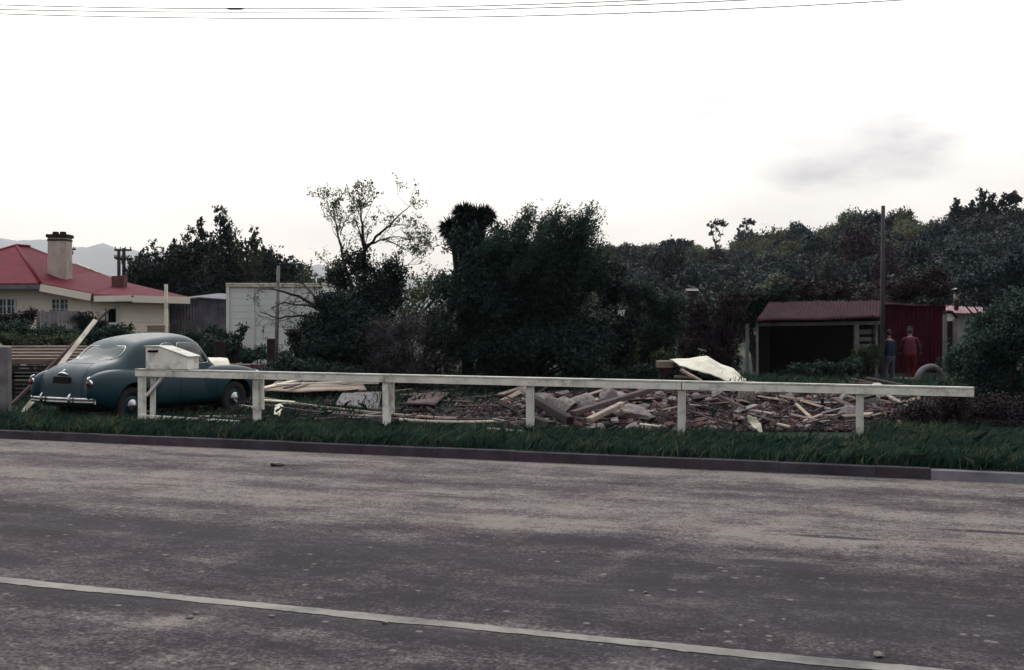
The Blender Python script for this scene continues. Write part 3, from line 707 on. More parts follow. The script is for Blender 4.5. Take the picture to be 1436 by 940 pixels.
def hill_trees():
    """individual bush trees: a few crowns modelled once, then copied over the slope"""
    protos=[]; random.seed(55)
    for k in range(6):
        cs=[]
        for i in range(11):
            a=random.uniform(0,6.28); q=random.uniform(.15,.72); z=random.uniform(.25,1.05)*(1-.35*q)
            sz=random.uniform(.26,.46); cs.append((math.cos(a)*q,math.sin(a)*q,z,sz,sz,sz*random.uniform(.6,.9)))
        cs+=[(0,0,.55,.6,.6,.5),(.2,.1,.3,.75,.7,.35)]
        o=leaf_cloud('hill_tree',cs,15000,.085,M['leaf_hill'],sprig=.16,per=9,core=.04,aspect=1.5,shell=.12,bias=(0,0,.3),face=.8)
        protos.append(o.data); bpy.data.objects.remove(o)
    n=0; spots=[]
    random.seed(91)
    # rows from the ridge down so that every part of the slope carries trees
    while n<290:
        px=random.uniform(790,1500); t=random.choice((random.uniform(.9,1.0),random.uniform(.05,1.0),random.uniform(.45,1.0)))
        p=hill_pt(px,t); far=p.y/200
        r=random.uniform(1.5,3.3)*(.75+.25*far) if px>1040 else random.uniform(1.2,2.6)
        if any((p.x-a)**2+(p.y-b)**2<(.75*(r+c))**2 for a,b,c in spots): 
            if random.random()<.93: continue
        spots.append((p.x,p.y,r)); n+=1
        o=link('hill_tree',random.choice(protos)); o.location=(p.x,p.y,p.z-.25*r); o.scale=(r,r,r*random.uniform(.95,1.45)); o.rotation_euler.z=random.uniform(0,6.28)
        q=random.random()
        if px>1300: mt='leaf_hill_dark' if q<.75 else 'leaf_slope'
        elif t>.72: mt='leaf_hill' if q<.62 else ('leaf_olive2' if q<.85 else 'leaf_hill_dark')
        else: mt='leaf_slope' if q<.45 else ('leaf_hill_dark' if q<.75 else ('leaf_hill' if q<.9 else 'leaf_purple'))
        sl=o.material_slots[0]; sl.link='OBJECT'; sl.material=M[mt]
        tag(o,'one of the many rounded bush trees covering the hillside','tree','bush trees covering the hillside')
M['leaf_olive2']=leaf_mat('ridge_olive_leaves',(.055,.065,.034),(.16,.17,.095),.3,.2)
hill_trees()
# trees one can tell apart on the hill
GH='trees standing out on the hillside'
def hill_tree(px,top,w,h,label,mat=None,t=1.0,kind='round',n=2600,size=.45,D=None):
    D=D or ridgeD(px); mat=mat or M['leaf_hill_dark']; random.seed(int(px*7+top))
    zt=Z(top,D); hh=h/F*D; zb=zt-hh; rr=w/F*D; x=X(px,D); cs=[]
    if kind=='round':
        for i in range(9):
            a=random.uniform(0,6.28); q=random.uniform(.1,.65); s=random.uniform(.35,.55)
            cs.append((x+math.cos(a)*rr*q,D+random.uniform(-.5,.5)*rr,zb+hh*random.uniform(.3,.75),rr*s,rr*s,hh*s*.55))
        cs.append((x,D,zt-hh*.22,rr*.55,rr*.5,hh*.22))
    elif kind=='pine':
        for i in range(9):
            f=i/8; q=rr*1.55*(1-f**1.3*.72); a=random.uniform(0,6.28)
            cs.append((x+math.cos(a)*q*.35,D+math.sin(a)*q*.35,zb+hh*(.2+.72*f),q*.62,q*.62,hh*.085))
    elif kind=='umbrella':
        for i,(a,b,s) in enumerate([(-.6,.78,.36),(-.2,.9,.42),(.3,.88,.45),(.7,.82,.32),(-.5,.52,.22),(.45,.5,.2),(0,.28,.26),(.15,.12,.3),(-.1,.66,.25)]):
            cs.append((x+a*rr,D+random.uniform(-.3,.3)*rr,zb+b*hh,s*rr,s*rr,hh*.085))
    base=(x,D,zb-hh*.1)
    tr=bushy('pine_tree' if kind!='round' else 'hill_tree',label,'tree',base,cs,n,size,mat,GH,1,sprig=.3,bias=(.05,0,.35),per=9)
    return tr
for a in [
 (1005,308,15,42,'lone umbrella topped pine on the skyline, left of the pair',None,'umbrella',900,.5),
 (1048,308,11,36,'open topped pine on the skyline beside a low dark one',None,'umbrella',800,.5),
 (1036,320,9,32,'low dark pine on the skyline between the two open topped ones',None,'pine',900,.5),
 (1080,328,38,52,'large dark rounded tree below the skyline, right of the lone pines',None,'round',5200,.5),
 (948,338,24,16,'flat topped clump of trees on the left part of the ridge',None,'round',2200,.6),
 (952,358,16,26,'small dark tree on the slope below the flat topped clump',None,'round',1500,.5),
 (992,360,16,34,'dark pointed tree on the slope below the lone umbrella pine',None,'pine',1500,.5),
 (1200,297,36,44,'broad olive green tree on the ridge left of the tall pole','leaf_olive','round',4200,.42),
 (1158,320,22,34,'smaller olive tree on the ridge next to the broad one','leaf_olive','round',2200,.42),
 (1120,320,22,30,'olive tree at the dip of the ridge above the dark rounded tree','leaf_olive','round',2200,.42),
 (1258,296,22,48,'dark upright tree on the ridge just right of the tall pole',None,'round',3200,.4),
 (1275,296,16,44,'pale green tree on the ridge right of the upright dark one','leaf_olive','round',1800,.4),
 (1240,312,30,50,'dark tree crown cut by the tall pole',None,'round',3200,.4),
 (1310,312,26,40,'low olive tree on the ridge in the gap before the tall pines','leaf_olive','round',2200,.4),
 (1343,278,15,70,'first tall blue green pine at the left of the ridge pines',None,'pine',3400,.34),
 (1360,282,17,80,'second tall pine, slim, behind the tallest one',None,'pine',3400,.34),
 (1376,264,19,95,'tallest blue green pine on the ridge at the right',None,'pine',4600,.34),
 (1394,270,16,90,'dark pine touching the right side of the tallest pine',None,'pine',4000,.34),
 (1412,272,12,60,'thin open pine near the right edge of the skyline',None,'umbrella',1300,.34),
 (1422,270,10,60,'thinnest pine at the far right of the skyline',None,'umbrella',1000,.34),
 (1450,290,26,80,'dark pine cut by the right edge of the photograph',None,'pine',3600,.34),
 (1395,320,60,70,'wide dark blue tree mass under the tall pines',None,'round',8000,.36),
 (1175,345,50,60,'broad dark tree on the slope under the olive trees',None,'round',6500,.42),
 (1260,350,50,60,'broad dark tree on the slope behind the tall pole',None,'round',6500,.42),
 (1330,335,40,60,'dark tree on the slope below the gap in the ridge',None,'round',5200,.4),
 (1100,372,46,40,'dark tree above the left end of the open shed',None,'round',4500,.4),
 (1010,378,36,34,'mid green tree halfway down the slope above the purplish bush','leaf_mid','round',3500,.4),
 (900,385,36,34,'mid green tree on the slope just right of the big dark tree','leaf_mid','round',3500,.4),
 (1190,392,50,36,'dark tree close behind the open shed roof',None,'round',4500,.3),
 ]:
    px,top,w,h,lab,mt,kd,n,sz=a
    D=None
    if top>330 and px>880: D=ridgeD(px)*.72
    if top>365: D=ridgeD(px)*.5
    if px>1300 and top<300 : D=120
    hill_tree(px,top,w,h,lab,M[mt] if mt else None,1,kd,n,sz,D)

# far hills fading on the left
def far_hills():
    pts=[(-700,345),(-300,330),(-100,332),(0,336),(40,341),(70,340),(110,346),(190,352),(300,360),(420,372),(560,384),(650,400),(760,420),(900,440)]
    V=[];Fc=[]; pxs=np.linspace(-700,900,160); rows=[(0,0),(.25,.45),(.5,.75),(.75,.93),(1,1),(1.3,.85),(1.8,.3)]
    for t,f in rows:
        for px in pxs:
            D=6300+1900*t; Dr=8200; top=Z(interp(px,pts),Dr)+15*math.sin(px*.05)+8*math.sin(px*.17+1)
            V.append((X(px,D),D,max(0,top*f*(1+.06*math.sin(px*.08+t*4)*(1 if t<1 else 0)))))
    k=len(pxs)
    for i in range(len(rows)-1):
        for j in range(k-1): Fc.append((i*k+j,i*k+j+1,(i+1)*k+j+1,(i+1)*k+j))
    me=bpy.data.meshes.new('far_hills'); me.from_pydata(V,[],Fc); me.materials.append(M['far_hill'])
    o=link('far_hills',me,smooth=True); o['kind']='structure'
M['far_hill']=rough_mat('far_hill_cover',(.05,.06,.05),(.09,.10,.08),.01,(1,1,1),.95,.2,.05)
far_hills()
CLOUD,HAZE,EXPO=1.25,1.1e-4,0.0

# ---------------------------------------------------------------- rail fence and letterbox
FA=Vector((-6.05,18.7)); FB=Vector((4.66,15.3)); FD=(FB-FA).normalized()
def fence_at(px):
    """distance along the fence line where it shows at px"""
    k=(px-CX)/F  # x = k*y
    t=(k*FA.y-FA.x)/(FD.x-k*FD.y); return t
def FP(t,off=0,z=0):
    n=Vector((-FD.y,FD.x)); p=FA+FD*t+n*off; return Vector((p.x,p.y,z))
FANG=math.atan2(FD.y,FD.x)
def ztop(px):  # top of the rail
    t=fence_at(px); D=(FA+FD*t).y; return Z(517+(px-195)*(543-517)/(1367-195),D)
def fence():
    t0=thing('rail_fence','long low cream painted rail fence with square posts along the grass verge','fence',(FA.x,FA.y,GZ),FANG)
    tl,tr=fence_at(192),fence_at(1367); n=0
    zl,zr=ztop(192)-GZ,ztop(1367)-GZ
    def zt(t): return zl+(zr-zl)*(t-tl)/(tr-tl)
    joints=[tl,fence_at(541),fence_at(957),tr]
    cap=MB(); fa=MB()
    for a,b in zip(joints[:-1],joints[1:]):
        cap.bar((a,0,zt(a)-.0125),(b-.006,0,zt(b)-.0125),.135,.025); fa.bar((a+.004,-.048,zt(a)-.077+random.uniform(-.003,.003)),(b-.01,-.048,zt(b)-.077),.026,.10)
    cap.build('top_rail',M['rail'],t0,bevel=.003); fa.build('fascia_board',M['rail'],t0,bevel=.003)
    for i,px in enumerate((197.5,358.5,541,742.5,956,1206)):
        t=fence_at(px); z=zt(t)-.026; m=MB(); lean=random.uniform(-.008,.008)
        w=.10
        m.bar((t+lean,.028,-.15),(t,.028,z),w,w,up=(0,1,0)); m.build('post',M['rail'],t0,bevel=.005)
        if i in (1,2):
            m=MB(); m.bar((t+.088,.06,.28),(t+.088,.05,z),.05,.035,up=(0,1,0)); m.build('stay',M['rail'],t0,bevel=.003)
    t=fence_at(210); m=MB(); m.bar((t+.015,.05,-.1),(t+.03,.05,zt(t)-.027),.075,.06,up=(0,1,0)); m.build('stay',M['rail'],t0,bevel=.003)
    m=MB(); m.bar((fence_at(206),-.005,zt(t)-.44),(fence_at(229),-.005,zt(t)-.12),.045,.05,up=(0,1,0)); m.build('brace',M['rail'],t0,bevel=.003)
    m=MB(); m.bar((fence_at(199),-.055,.115),(fence_at(338),-.055,.06),.04,.08); m.build('bottom_board',M['rail'],t0,bevel=.003)
    # letterbox, standing on the rail
    a,b=fence_at(208),fence_at(266); z0=zt((a+b)/2)+.003; D=(FA+FD*a).y; s=D/F
    hl=31*s; hr=17*s; xf=(229-208)/(266-208)*(b-a)
    lb=thing('letterbox','cream wooden letterbox with a sloping lid, standing on the left end of the rail','letterbox',FP(a,0,GZ+z0),FANG)
    L=b-a; prof=[(0,0),(L,0),(L,hr),(xf,hl),(0,hl)]; y0,y1=-.075,.26
    m=MB(); vs=[(x,y0,z) for x,z in prof]+[(x,y1,z) for x,z in prof]
    m.add(vs,[(0,1,2,3,4),(9,8,7,6,5)]+[(i,i+5,(i+1)%5+5,(i+1)%5) for i in range(5)])
    m.build('box',M['rail'],lb,bevel=.004)
    m=MB(); m.bar((xf-.01,.09,hl+.007),(L+.03,.09,hr+.007),.37,.014,up=(0,0,1)); m.bar((-.02,.09,hl+.009),(xf-.01,.09,hl+.009),.37,.014)
    m.build('lid',M['rail'],lb,bevel=.003)
    m=MB(); m.box((.14,y0-.002,hl-.075),(.19,.006,.035)); m.build('slot',M['black'],lb)
    m=MB(); m.bar((.04,y0-.02,hl-.05),(.235,y0-.02,hl-.048),.045,.010); m.build('slot_hood',M['rail'],lb)
fence()

# ---------------------------------------------------------------- the car
def bake(o):
    dg=bpy.context.evaluated_depsgraph_get(); me=bpy.data.meshes.new_from_object(o.evaluated_get(dg)); return me
def build_car():
    head=Vector((.51,.86,0)).normalized(); left=Vector((-head.y,head.x,0))
    axle=Vector((X(181,19.75),19.75,0))+left*.72
    org=axle-head*.82; org.z=GZ-.085
    t=thing('parked_car','old teal saloon car with rounded boot, parked tail first behind the rail fence','car',org,math.atan2(head.y,head.x))
    st=[ # x, w, zs, zb, wb, wc, zc, wr, zr, zt
     (0.00,.60,.36,.62,.56,.46,.68,.34,.72,.73),
     (0.03,.72,.33,.72,.64,.54,.80,.40,.85,.87),
     (0.15,.79,.30,.82,.71,.62,.92,.48,.975,1.00),
     (0.42,.82,.28,.87,.74,.66,.99,.52,1.05,1.08),
     (0.70,.83,.26,.91,.76,.68,1.04,.57,1.10,1.13),
     (0.82,.84,.25,.93,.77,.705,1.08,.62,1.17,1.20),
     (1.02,.845,.25,.94,.775,.725,1.16,.645,1.35,1.40),
     (1.28,.85,.25,.95,.78,.73,1.20,.64,1.44,1.51),
     (1.80,.85,.25,.955,.785,.725,1.23,.61,1.48,1.565),
     (2.20,.85,.25,.955,.785,.725,1.23,.62,1.49,1.57),
     (2.46,.85,.25,.95,.78,.72,1.21,.61,1.44,1.53),
     (2.64,.845,.25,.94,.76,.70,1.15,.58,1.31,1.38),
     (2.82,.84,.25,.90,.73,.66,.98,.55,1.04,1.09),
     (3.05,.83,.26,.86,.70,.60,.91,.46,.95,.98),
     (3.50,.80,.27,.80,.62,.50,.84,.36,.87,.90),
     (3.88,.72,.31,.72,.54,.42,.77,.28,.80,.82),
     (4.00,.56,.42,.62,.44,.34,.66,.24,.69,.70)]
    V=[];Fc=[]
    for (x,w,zs,zb,wb,wc,zc,wr,zr,zt) in st:
        half=[(0,zs),(w*.55,zs),(w*.93,zs+.01),(w,zs+.14),(w,(zs+zb)/2+.05),(wb,zb),(wc,zc),(wr,zr),(wr*.55,zt-.015),(0,zt)]
        ring=[(y,z) for y,z in half]+[(-y,z) for y,z in half[-2:0:-1]]
        V+=[(x,y,z) for y,z in ring]
    k=18
    for i in range(len(st)-1):
        for j in range(k): Fc.append((i*k+j,(i+1)*k+j,(i+1)*k+(j+1)%k,i*k+(j+1)%k))
    Fc.append(tuple(range(k))); Fc.append(tuple(reversed([(len(st)-1)*k+j for j in range(k)])))
    me=bpy.data.meshes.new('body'); me.from_pydata(V,[],Fc); me.materials.append(M['paint']); me.materials.append(M['black'])
    bm=bmesh.new(); bm.from_mesh(me); bmesh.ops.recalc_face_normals(bm,faces=bm.faces); bm.to_mesh(me); bm.free()
    tmp=bpy.data.objects.new('body_tmp',me); C.objects.link(tmp)
    sb=tmp.modifiers.new('s','SUBSURF'); sb.levels=3; sb.render_levels=3
    me2=bake(tmp)
    # wings as superellipsoids joined by boolean union
    def solid(fn, nu=40,nv=24,mat_i=0):
        V=[];Fc=[]
        for i in range(nu+1):
            u=-math.pi/2+math.pi*i/nu
            for j in range(nv):
                V.append(fn(u,2*math.pi*j/nv))
        for i in range(nu):
            for j in range(nv): Fc.append((i*nv+j,i*nv+(j+1)%nv,(i+1)*nv+(j+1)%nv,(i+1)*nv+j))
        me=bpy.data.meshes.new('c'); me.from_pydata(V,[],Fc); me.materials.append(M['paint']); me.materials.append(M['black'])
        bm=bmesh.new(); bm.from_mesh(me); bmesh.ops.remove_doubles(bm,verts=bm.verts,dist=1e-5); bmesh.ops.recalc_face_normals(bm,faces=bm.faces)
        for f in bm.faces: f.material_index=mat_i; f.smooth=True
        bm.to_mesh(me); bm.free()
        o=bpy.data.objects.new('c',me); C.objects.link(o); return o
    sp=lambda v,e: math.copysign(abs(v)**e,v)
    def wing(cx,cy,cz,a,b,c):
        # axis along x, section in y,z; tapers towards the front of the car
        return lambda u,v: (cx+a*sp(math.sin(u),.85),cy+b*sp(math.cos(u),.75)*sp(math.cos(v),.8),cz+c*sp(math.cos(u),.70)*sp(math.sin(v),.8)*(1.0 if math.sin(v)<0 else 1-.10*math.sin(u)))
    tmp2=bpy.data.objects.new('b',me2); C.objects.link(tmp2); tools=[]
    for s in (1,-1):
        tools.append((solid(wing(.80,s*.70,.60,.86,.185,.345)),'UNION'))
        tools.append((solid(wing(3.15,s*.70,.60,.90,.185,.345)),'UNION'))
    for s in (1,-1):
        for cx in (.82,3.28):
            m=MB(); nn=36; r=.375
            vs=[(cx+r*math.cos(2*math.pi*j/nn),s*y,.34+r*math.sin(2*math.pi*j/nn)*(1.0)) for y in (.60,1.1) for j in range(nn)]
            m.add(vs,[tuple(range(nn)),tuple(range(2*nn-1,nn-1,-1))]+[(j,j+nn,(j+1)%nn+nn,(j+1)%nn) for j in range(nn)],1)
            me_=m.mesh('w',[M['paint'],M['black']]); bm=bmesh.new(); bm.from_mesh(me_); bmesh.ops.recalc_face_normals(bm,faces=bm.faces); bm.to_mesh(me_); bm.free()
            o=bpy.data.objects.new('w',me_); C.objects.link(o); tools.append((o,'DIFFERENCE'))
    for o,op in tools:
        b=tmp2.modifiers.new('b','BOOLEAN'); b.operation=op; b.object=o; b.solver='EXACT'
    me3=bake(tmp2)
    for o in [tmp,tmp2]+[o for o,_ in tools]: bpy.data.objects.remove(o)
    me3.name='body'; body=link('body',me3,t)
    bm=bmesh.new(); bm.from_mesh(me3)
    for f in bm.faces: f.smooth=True
    for e in bm.edges:
        if len(e.link_faces)==2 and e.calc_face_angle(0)>R(38): e.smooth=False
    bm.to_mesh(me3)
    bvh=BVHTree.FromBMesh(bm); bm.free()
    def hit(a,b,axis,off):
        if axis=='rear': o=Vector((-2,a,b)); d=Vector((1,0,0))
        elif axis=='front': o=Vector((7,a,b)); d=Vector((-1,0,0))
        elif axis=='right': o=Vector((a,-3,b)); d=Vector((0,1,0))
        elif axis=='left': o=Vector((a,3,b)); d=Vector((0,-1,0))
        elif axis=='top': o=Vector((a,b,4)); d=Vector((0,0,-1))
        p,n,_,_=bvh.ray_cast(o,d)
        if p is None: return None
        if n.dot(d)>0: n=-n
        return p+n*off
    def rrect(cx,cy,w,h,r,skew=0,n=7):
        pts=[]
        for qx,qy,a0 in ((1,1,0),(-1,1,90),(-1,-1,180),(1,-1,270)):
            for i in range(n):
                a=R(a0+90*i/(n-1)); x=qx*(w-r)+r*math.cos(a); y=qy*(h-r)+r*math.sin(a)
                pts.append((cx+x+skew*y,cy+y))
        return pts
    def patch(name,outline,axis,mat,off=.004,rings=7,rim=None,rimr=.009,rimname='window_rim'):
        cx=sum(p[0] for p in outline)/len(outline); cy=sum(p[1] for p in outline)/len(outline)
        V=[];Fc=[]; n=len(outline)
        for k in range(rings):
            f=1-k/rings
            for (x,y) in outline:
                V.append(hit(cx+(x-cx)*f,cy+(y-cy)*f,axis,off) or Vector((0,0,.5)))
        c=hit(cx,cy,axis,off); V.append(c)
        for k in range(rings-1):
            for j in range(n): Fc.append((k*n+j,k*n+(j+1)%n,(k+1)*n+(j+1)%n,(k+1)*n+j))
        for j in range(n): Fc.append(((rings-1)*n+j,(rings-1)*n+(j+1)%n,rings*n))
        m=MB(); m.add(V,Fc); me=m.mesh(name,mat,True)
        bm=bmesh.new(); bm.from_mesh(me); bmesh.ops.recalc_face_normals(bm,faces=bm.faces)
        bmesh.ops.solidify(bm,geom=bm.faces[:],thickness=.003); bm.to_mesh(me); bm.free()
        o=link(name,me,t,True)
        if rim:
            m=MB(); m.tube(V[:n],rimr,6,closed=True); m.build(rimname,rim,o,True)
        return o
    # windows
    patch('rear_window',rrect(0,1.215,.50,.115,.10,0),'rear',M['glass'],rim=M['chrome'],rimr=.007)
    patch('windscreen',rrect(0,1.255,.53,.135,.09,0),'front',M['glass'],rim=M['chrome'],rimr=.007)
    for ax in ('right','left'):
        q=[(1.40,1.00),(1.84,1.00),(1.84,1.375),(1.62,1.375),(1.45,1.28),(1.37,1.13)]
        f=[(1.92,1.00),(2.68,1.00),(2.58,1.17),(2.43,1.33),(2.26,1.375),(1.92,1.385)]
        def dens(poly,n=6):
            out=[]
            for i in range(len(poly)):
                a,b=poly[i],poly[(i+1)%len(poly)]
                for j in range(n): out.append((a[0]+(b[0]-a[0])*j/n,a[1]+(b[1]-a[1])*j/n))
            # soften the corners
            for _ in range(2): out=[((out[i-1][0]+2*out[i][0]+out[(i+1)%len(out)][0])/4,(out[i-1][1]+2*out[i][1]+out[(i+1)%len(out)][1])/4) for i in range(len(out))]
            return out
        patch('side_window',dens(q),ax,M['glass'],rim=M['chrome'],rimr=.005)
        patch('side_window',dens(f),ax,M['glass'],rim=M['chrome'],rimr=.005)
        # door shut lines
        for xs in (1.31,1.88,2.76):
            pts=[hit(xs+ (.0 if z>.9 else 0),z,ax,.0005) for z in np.linspace(.34,.97 if xs!=1.88 else 1.0,12)]
            m=MB(); m.tube([p for p in pts if p],.0035,4); m.build('door_seam',M['black'],t)
        for xs in (1.68,1.96):
            a=hit(xs,.87,ax,.03); b=hit(xs+.12,.87,ax,.03)
            m=MB(); m.tube([hit(xs,.87,ax,0),a,b,hit(xs+.12,.87,ax,0)],.009,6); m.build('door_handle',M['chrome'],t,True)
    # boot lid seam
    pts=[]
    for z in np.linspace(.50,1.02,12): pts.append(hit(-.52-(.0),z,'rear',.0005))
    pts=[p for p in pts if p and p.x<.75]; 
    for s in (1,-1):
        m=MB(); pp=[hit(s*(.50 if z<.9 else .50-(z-.9)*.9),z,'rear',.0005) for z in np.linspace(.47,1.03,14)]
        m.tube([p for p in pp if p and p.x<.8],.004,4); m.build('boot_seam',M['black'],t)
    m=MB(); pp=[hit(y,1.045,'rear',.0005) for y in np.linspace(-.36,.36,14)]; m.tube([p for p in pp if p and p.x<1.0],.004,4); m.build('boot_seam',M['black'],t)
    # boot handle and plate
    h=thing; p=hit(0,.86,'rear',.02)
    m=MB(); m.tube([p+Vector((.02,-.14,-.02)),p+Vector((-.012,-.08,.005)),p+Vector((-.02,0,.018)),p+Vector((-.012,.08,.005)),p+Vector((.02,.14,-.02))],[.012,.018,.024,.018,.012],8)
    m.tube([p+Vector((0,0,.0)),p+Vector((.01,-.0,.05)),p+Vector((.05,0,.075))],[.022,.016,.008],8)
    m.build('boot_handle',M['chrome'],t,True)
    q=hit(0,.765,'rear',.02); n2=hit(0,.70,'rear',.02)-hit(0,.83,'rear',.02)
    m=MB(); d=n2.normalized(); m.bar(q-d*.055,q+d*.055,.42,.012,up=(-1,0,0)); m.build('number_plate',M['black'],t,bevel=.003)
    # tail lamps on the ends of the wings
    for s in (1,-1):
        p=hit(s*.74,.72,'rear',.0) or Vector((.1,s*.74,.72))
        Mx=Matrix.Translation(p+Vector((.02,0,0)))@Matrix.Rotation(-math.pi/2,4,'Y')
        m=MB(); m.lathe([(.055,-.02),(.058,.03),(.045,.05),(.02,.062),(0,.064)],20,Mx); lamp=m.build('tail_lamp',M['red_lens'],t,True)
        m=MB(); m.lathe([(.060,-.01),(.066,.015),(.060,.03),(.056,.03)],20,Mx); m.build('lamp_rim',M['chrome'],lamp,True)
        m=MB(); m.tube([p+Vector((-.03,-s*.0,.05)),p+Vector((-.005,-s*.01,.095)),p+Vector((.05,-s*.02,.12))],[.014,.02,.008],6); m.build('lamp_trim',M['chrome'],lamp,True)
        p=hit(s*.66,.72,'front',.0) or Vector((4.1,s*.66,.72))
        Mx=Matrix.Translation(p+Vector((-.03,0,0)))@Matrix.Rotation(math.pi/2,4,'Y')
        m=MB(); m.lathe([(.10,-.02),(.10,.03),(.085,.055),(.05,.075),(0,.085)],24,Mx); m.build('headlight',M['chrome'],t,True)
    # bumpers: a curved bar with rolled top and bottom edges
    for xs,sg,nm in ((-.09,-1,'rear_bumper'),(4.11,1,'front_bumper')):
        m=MB(); pr=[(.0,-.055),(.016,-.045),(.020,-.022),(.010,0),(.020,.022),(.016,.045),(0,.055),(-.012,.04),(-.012,-.04)]
        ys=np.linspace(-.82,.82,25); V=[];Fc=[];k=len(pr)
        for y in ys:
            bow=-sg*.11*(abs(y)/.82)**2.6
            for a,z in pr: V.append((xs+bow+sg*a,y,.43+z))
        for i in range(len(ys)-1):
            for j in range(k): Fc.append((i*k+j,i*k+(j+1)%k,(i+1)*k+(j+1)%k,(i+1)*k+j))
        Fc+= [tuple(range(k)),tuple(range(len(V)-1,len(V)-1-k,-1))]
        m.add(V,Fc); bp=m.build(nm,M['chrome'],t,True)
        for y in (-.36,.36):
            m=MB(); m.tube([(xs+sg*.025,y,.36),(xs+sg*.045,y,.41),(xs+sg*.05,y,.46),(xs+sg*.04,y,.51),(xs+sg*.015,y,.545)],[.014,.026,.028,.024,.012],8)
            m.build('overrider',M['chrome'],bp,True)
            m=MB(); m.bar((xs-sg*.01,y,.42),(xs-sg*.26,y,.42),.04,.05); m.build('bracket',M['black'],bp)
    # wheels
    for cx in (.82,3.28):
        for s in (1,-1):
            Mx=Matrix.Translation((cx,s*.735,.315))@Matrix.Rotation(-s*math.pi/2,4,'X')
            w=thing('wheel',None,None,(0,0,0)); w.parent=t
            m=MB(); m.lathe([(.19,-.07),(.27,-.075),(.305,-.06),(.318,-.03),(.318,.03),(.305,.06),(.27,.075),(.205,.068),(.19,.05)],40,Mx); m.build('tyre',M['rubber'],w,True)
            m=MB(); m.lathe([(.205,.062),(.20,.045),(.17,.035),(.13,.05),(0,.05)],32,Mx); m.build('rim',M['paint'],w,True)
            m=MB(); m.lathe([(.115,.05),(.118,.065),(.105,.085),(.07,.10),(.045,.112),(.02,.118),(0,.119)],28,Mx); m.build('hubcap',M['chrome'],w,True)
    # wing crease trim & sill
    m=MB(); m.box((2.15,0,.24),(3.2,1.2,.10)); m.build('underbody',M['black'],t)
build_car()

# ---------------------------------------------------------------- leaning timbers by the car
def board(name,label,a,b,w,h,mat,group=None,cat='plank',up=(0,0,1),sag=0.0,kind=None,jit=.004):
    """one board: origin at its middle"""
    a=Vector(a); b=Vector(b); c=(a+b)/2; m=MB()
    if sag:
        n=8; prev=None
        d=(b-a).normalized(); sd=d.cross(Vector((0,0,1))).normalized(); V=[];Fc=[]
        for i in range(n+1):
            t=i/n; p=a.lerp(b,t)-c+Vector((0,0,-sag*4*t*(1-t)))
            for u,v in ((-1,-1),(1,-1),(1,1),(-1,1)): V.append(p+sd*w/2*u+Vector((0,0,h/2*v)))
        for i in range(n):
            for j in range(4): Fc.append((i*4+j,i*4+(j+1)%4,(i+1)*4+(j+1)%4,(i+1)*4+j))
        Fc+=[(3,2,1,0),tuple(range(len(V)-4,len(V)))]
        m.add(V,Fc)
    else: m.bar(a-c,b-c,w,h,up)
    if jit and not sag:
        m.v=[(v[0]+random.uniform(-jit,jit),v[1]+random.uniform(-jit,jit),v[2]+random.uniform(-jit,jit)) for v in m.v]
    o=m.build(name,mat,bevel=min(w,h)*.12); o.location=c
    return tag(o,label,cat,group)
def stretch(p,q,f0,f1):
    d=q-p; return p+d*f0,p+d*f1
a,b=P(31,581,20.85),P(134,449,22.9); a.z=GZ; board('plank','cream plank leaning up behind the boot of the car',a,b,.085,.03,M['cream_board'],up=(.3,-1,.3))
a,b=P(8,575,21.6),P(153,434,23.4); board('pole','thin brown pole leaning beside the cream plank, its foot near the dark post',a,b,.05,.05,M['brown_wood'],cat='pole')
def dark_post(px,top,D,w,label,mat='dark_wood',lean=0,h0=None,name='post',cat='post'):
    z=Z(top,D); m=MB(); m.bar((0,0,-.1),(lean,0,z-GZ),w,w,up=(0,1,0)); o=m.build(name,M[mat],bevel=w*.08); o.location=(X(px,D),D,GZ); o.rotation_euler.z=random.uniform(-.3,.3)
    return tag(o,label,cat)
dark_post(5,486,20.6,.22,'thick dark post at the left edge of the photograph','grey_wood')
dark_post(380,475,28,.19,'short thick post in front of the cream shed','dark_wood')
dark_post(308,478,28.5,.25,'square dark stump beyond the bonnet of the car','dark_wood')
dark_post(446,472,29,.07,'thin post at the right of the cream shed corner','dark_wood')
def round_pole(name,label,px,top,D,r,mat,lean=(0,0),cat='pole',r2=None):
    z=Z(top,D)-GZ; m=MB(); m.tube([(0,0,-.2),(lean[0]*.5,lean[1]*.5,z*.5),(lean[0],lean[1],z)],[r,r*.95,r2 or r*.8],10); o=m.build(name,M[mat],None,True); o.location=(X(px,D),D,GZ); return tag(o,label,cat)
round_pole('pole','thin grey pole rising in front of the cream shed, its tip leaning right',386,373,30.5,.055,'grey_wood',(.09,0))
M['pole']=rough_mat('pole_wood',(.035,.032,.038),(.075,.07,.08),3,(1,1,.3),.9,.4,30)
round_pole('pole','tall grey pole standing at the corner between open shed and red shed',1237,289,32.6,.068,'pole',(.02,0))
o=dark_post(233,399,36,.09,'slim white post at the right end of the house',mat='cream_board')
m=MB(); m.box((0,0,0),(.55,.5,.62)); m.box((0,0,.33),(.60,.55,.03)); o=m.build('crate',M['tan_wood'],bevel=.01); o.location=(X(222,36.2),36.2,Z(456,36.2)-.35); tag(o,'tan wooden crate at the foot of the slim white post','crate')
m=MB(); m.box((0,0,.4),(.5,.45,.8),jit=.02); o=m.build('tree_stump',M['dark_wood'],bevel=.02); o.location=(X(222,36.2),36.2,GZ); tag(o,'dark block of wood carrying the tan crate','block')

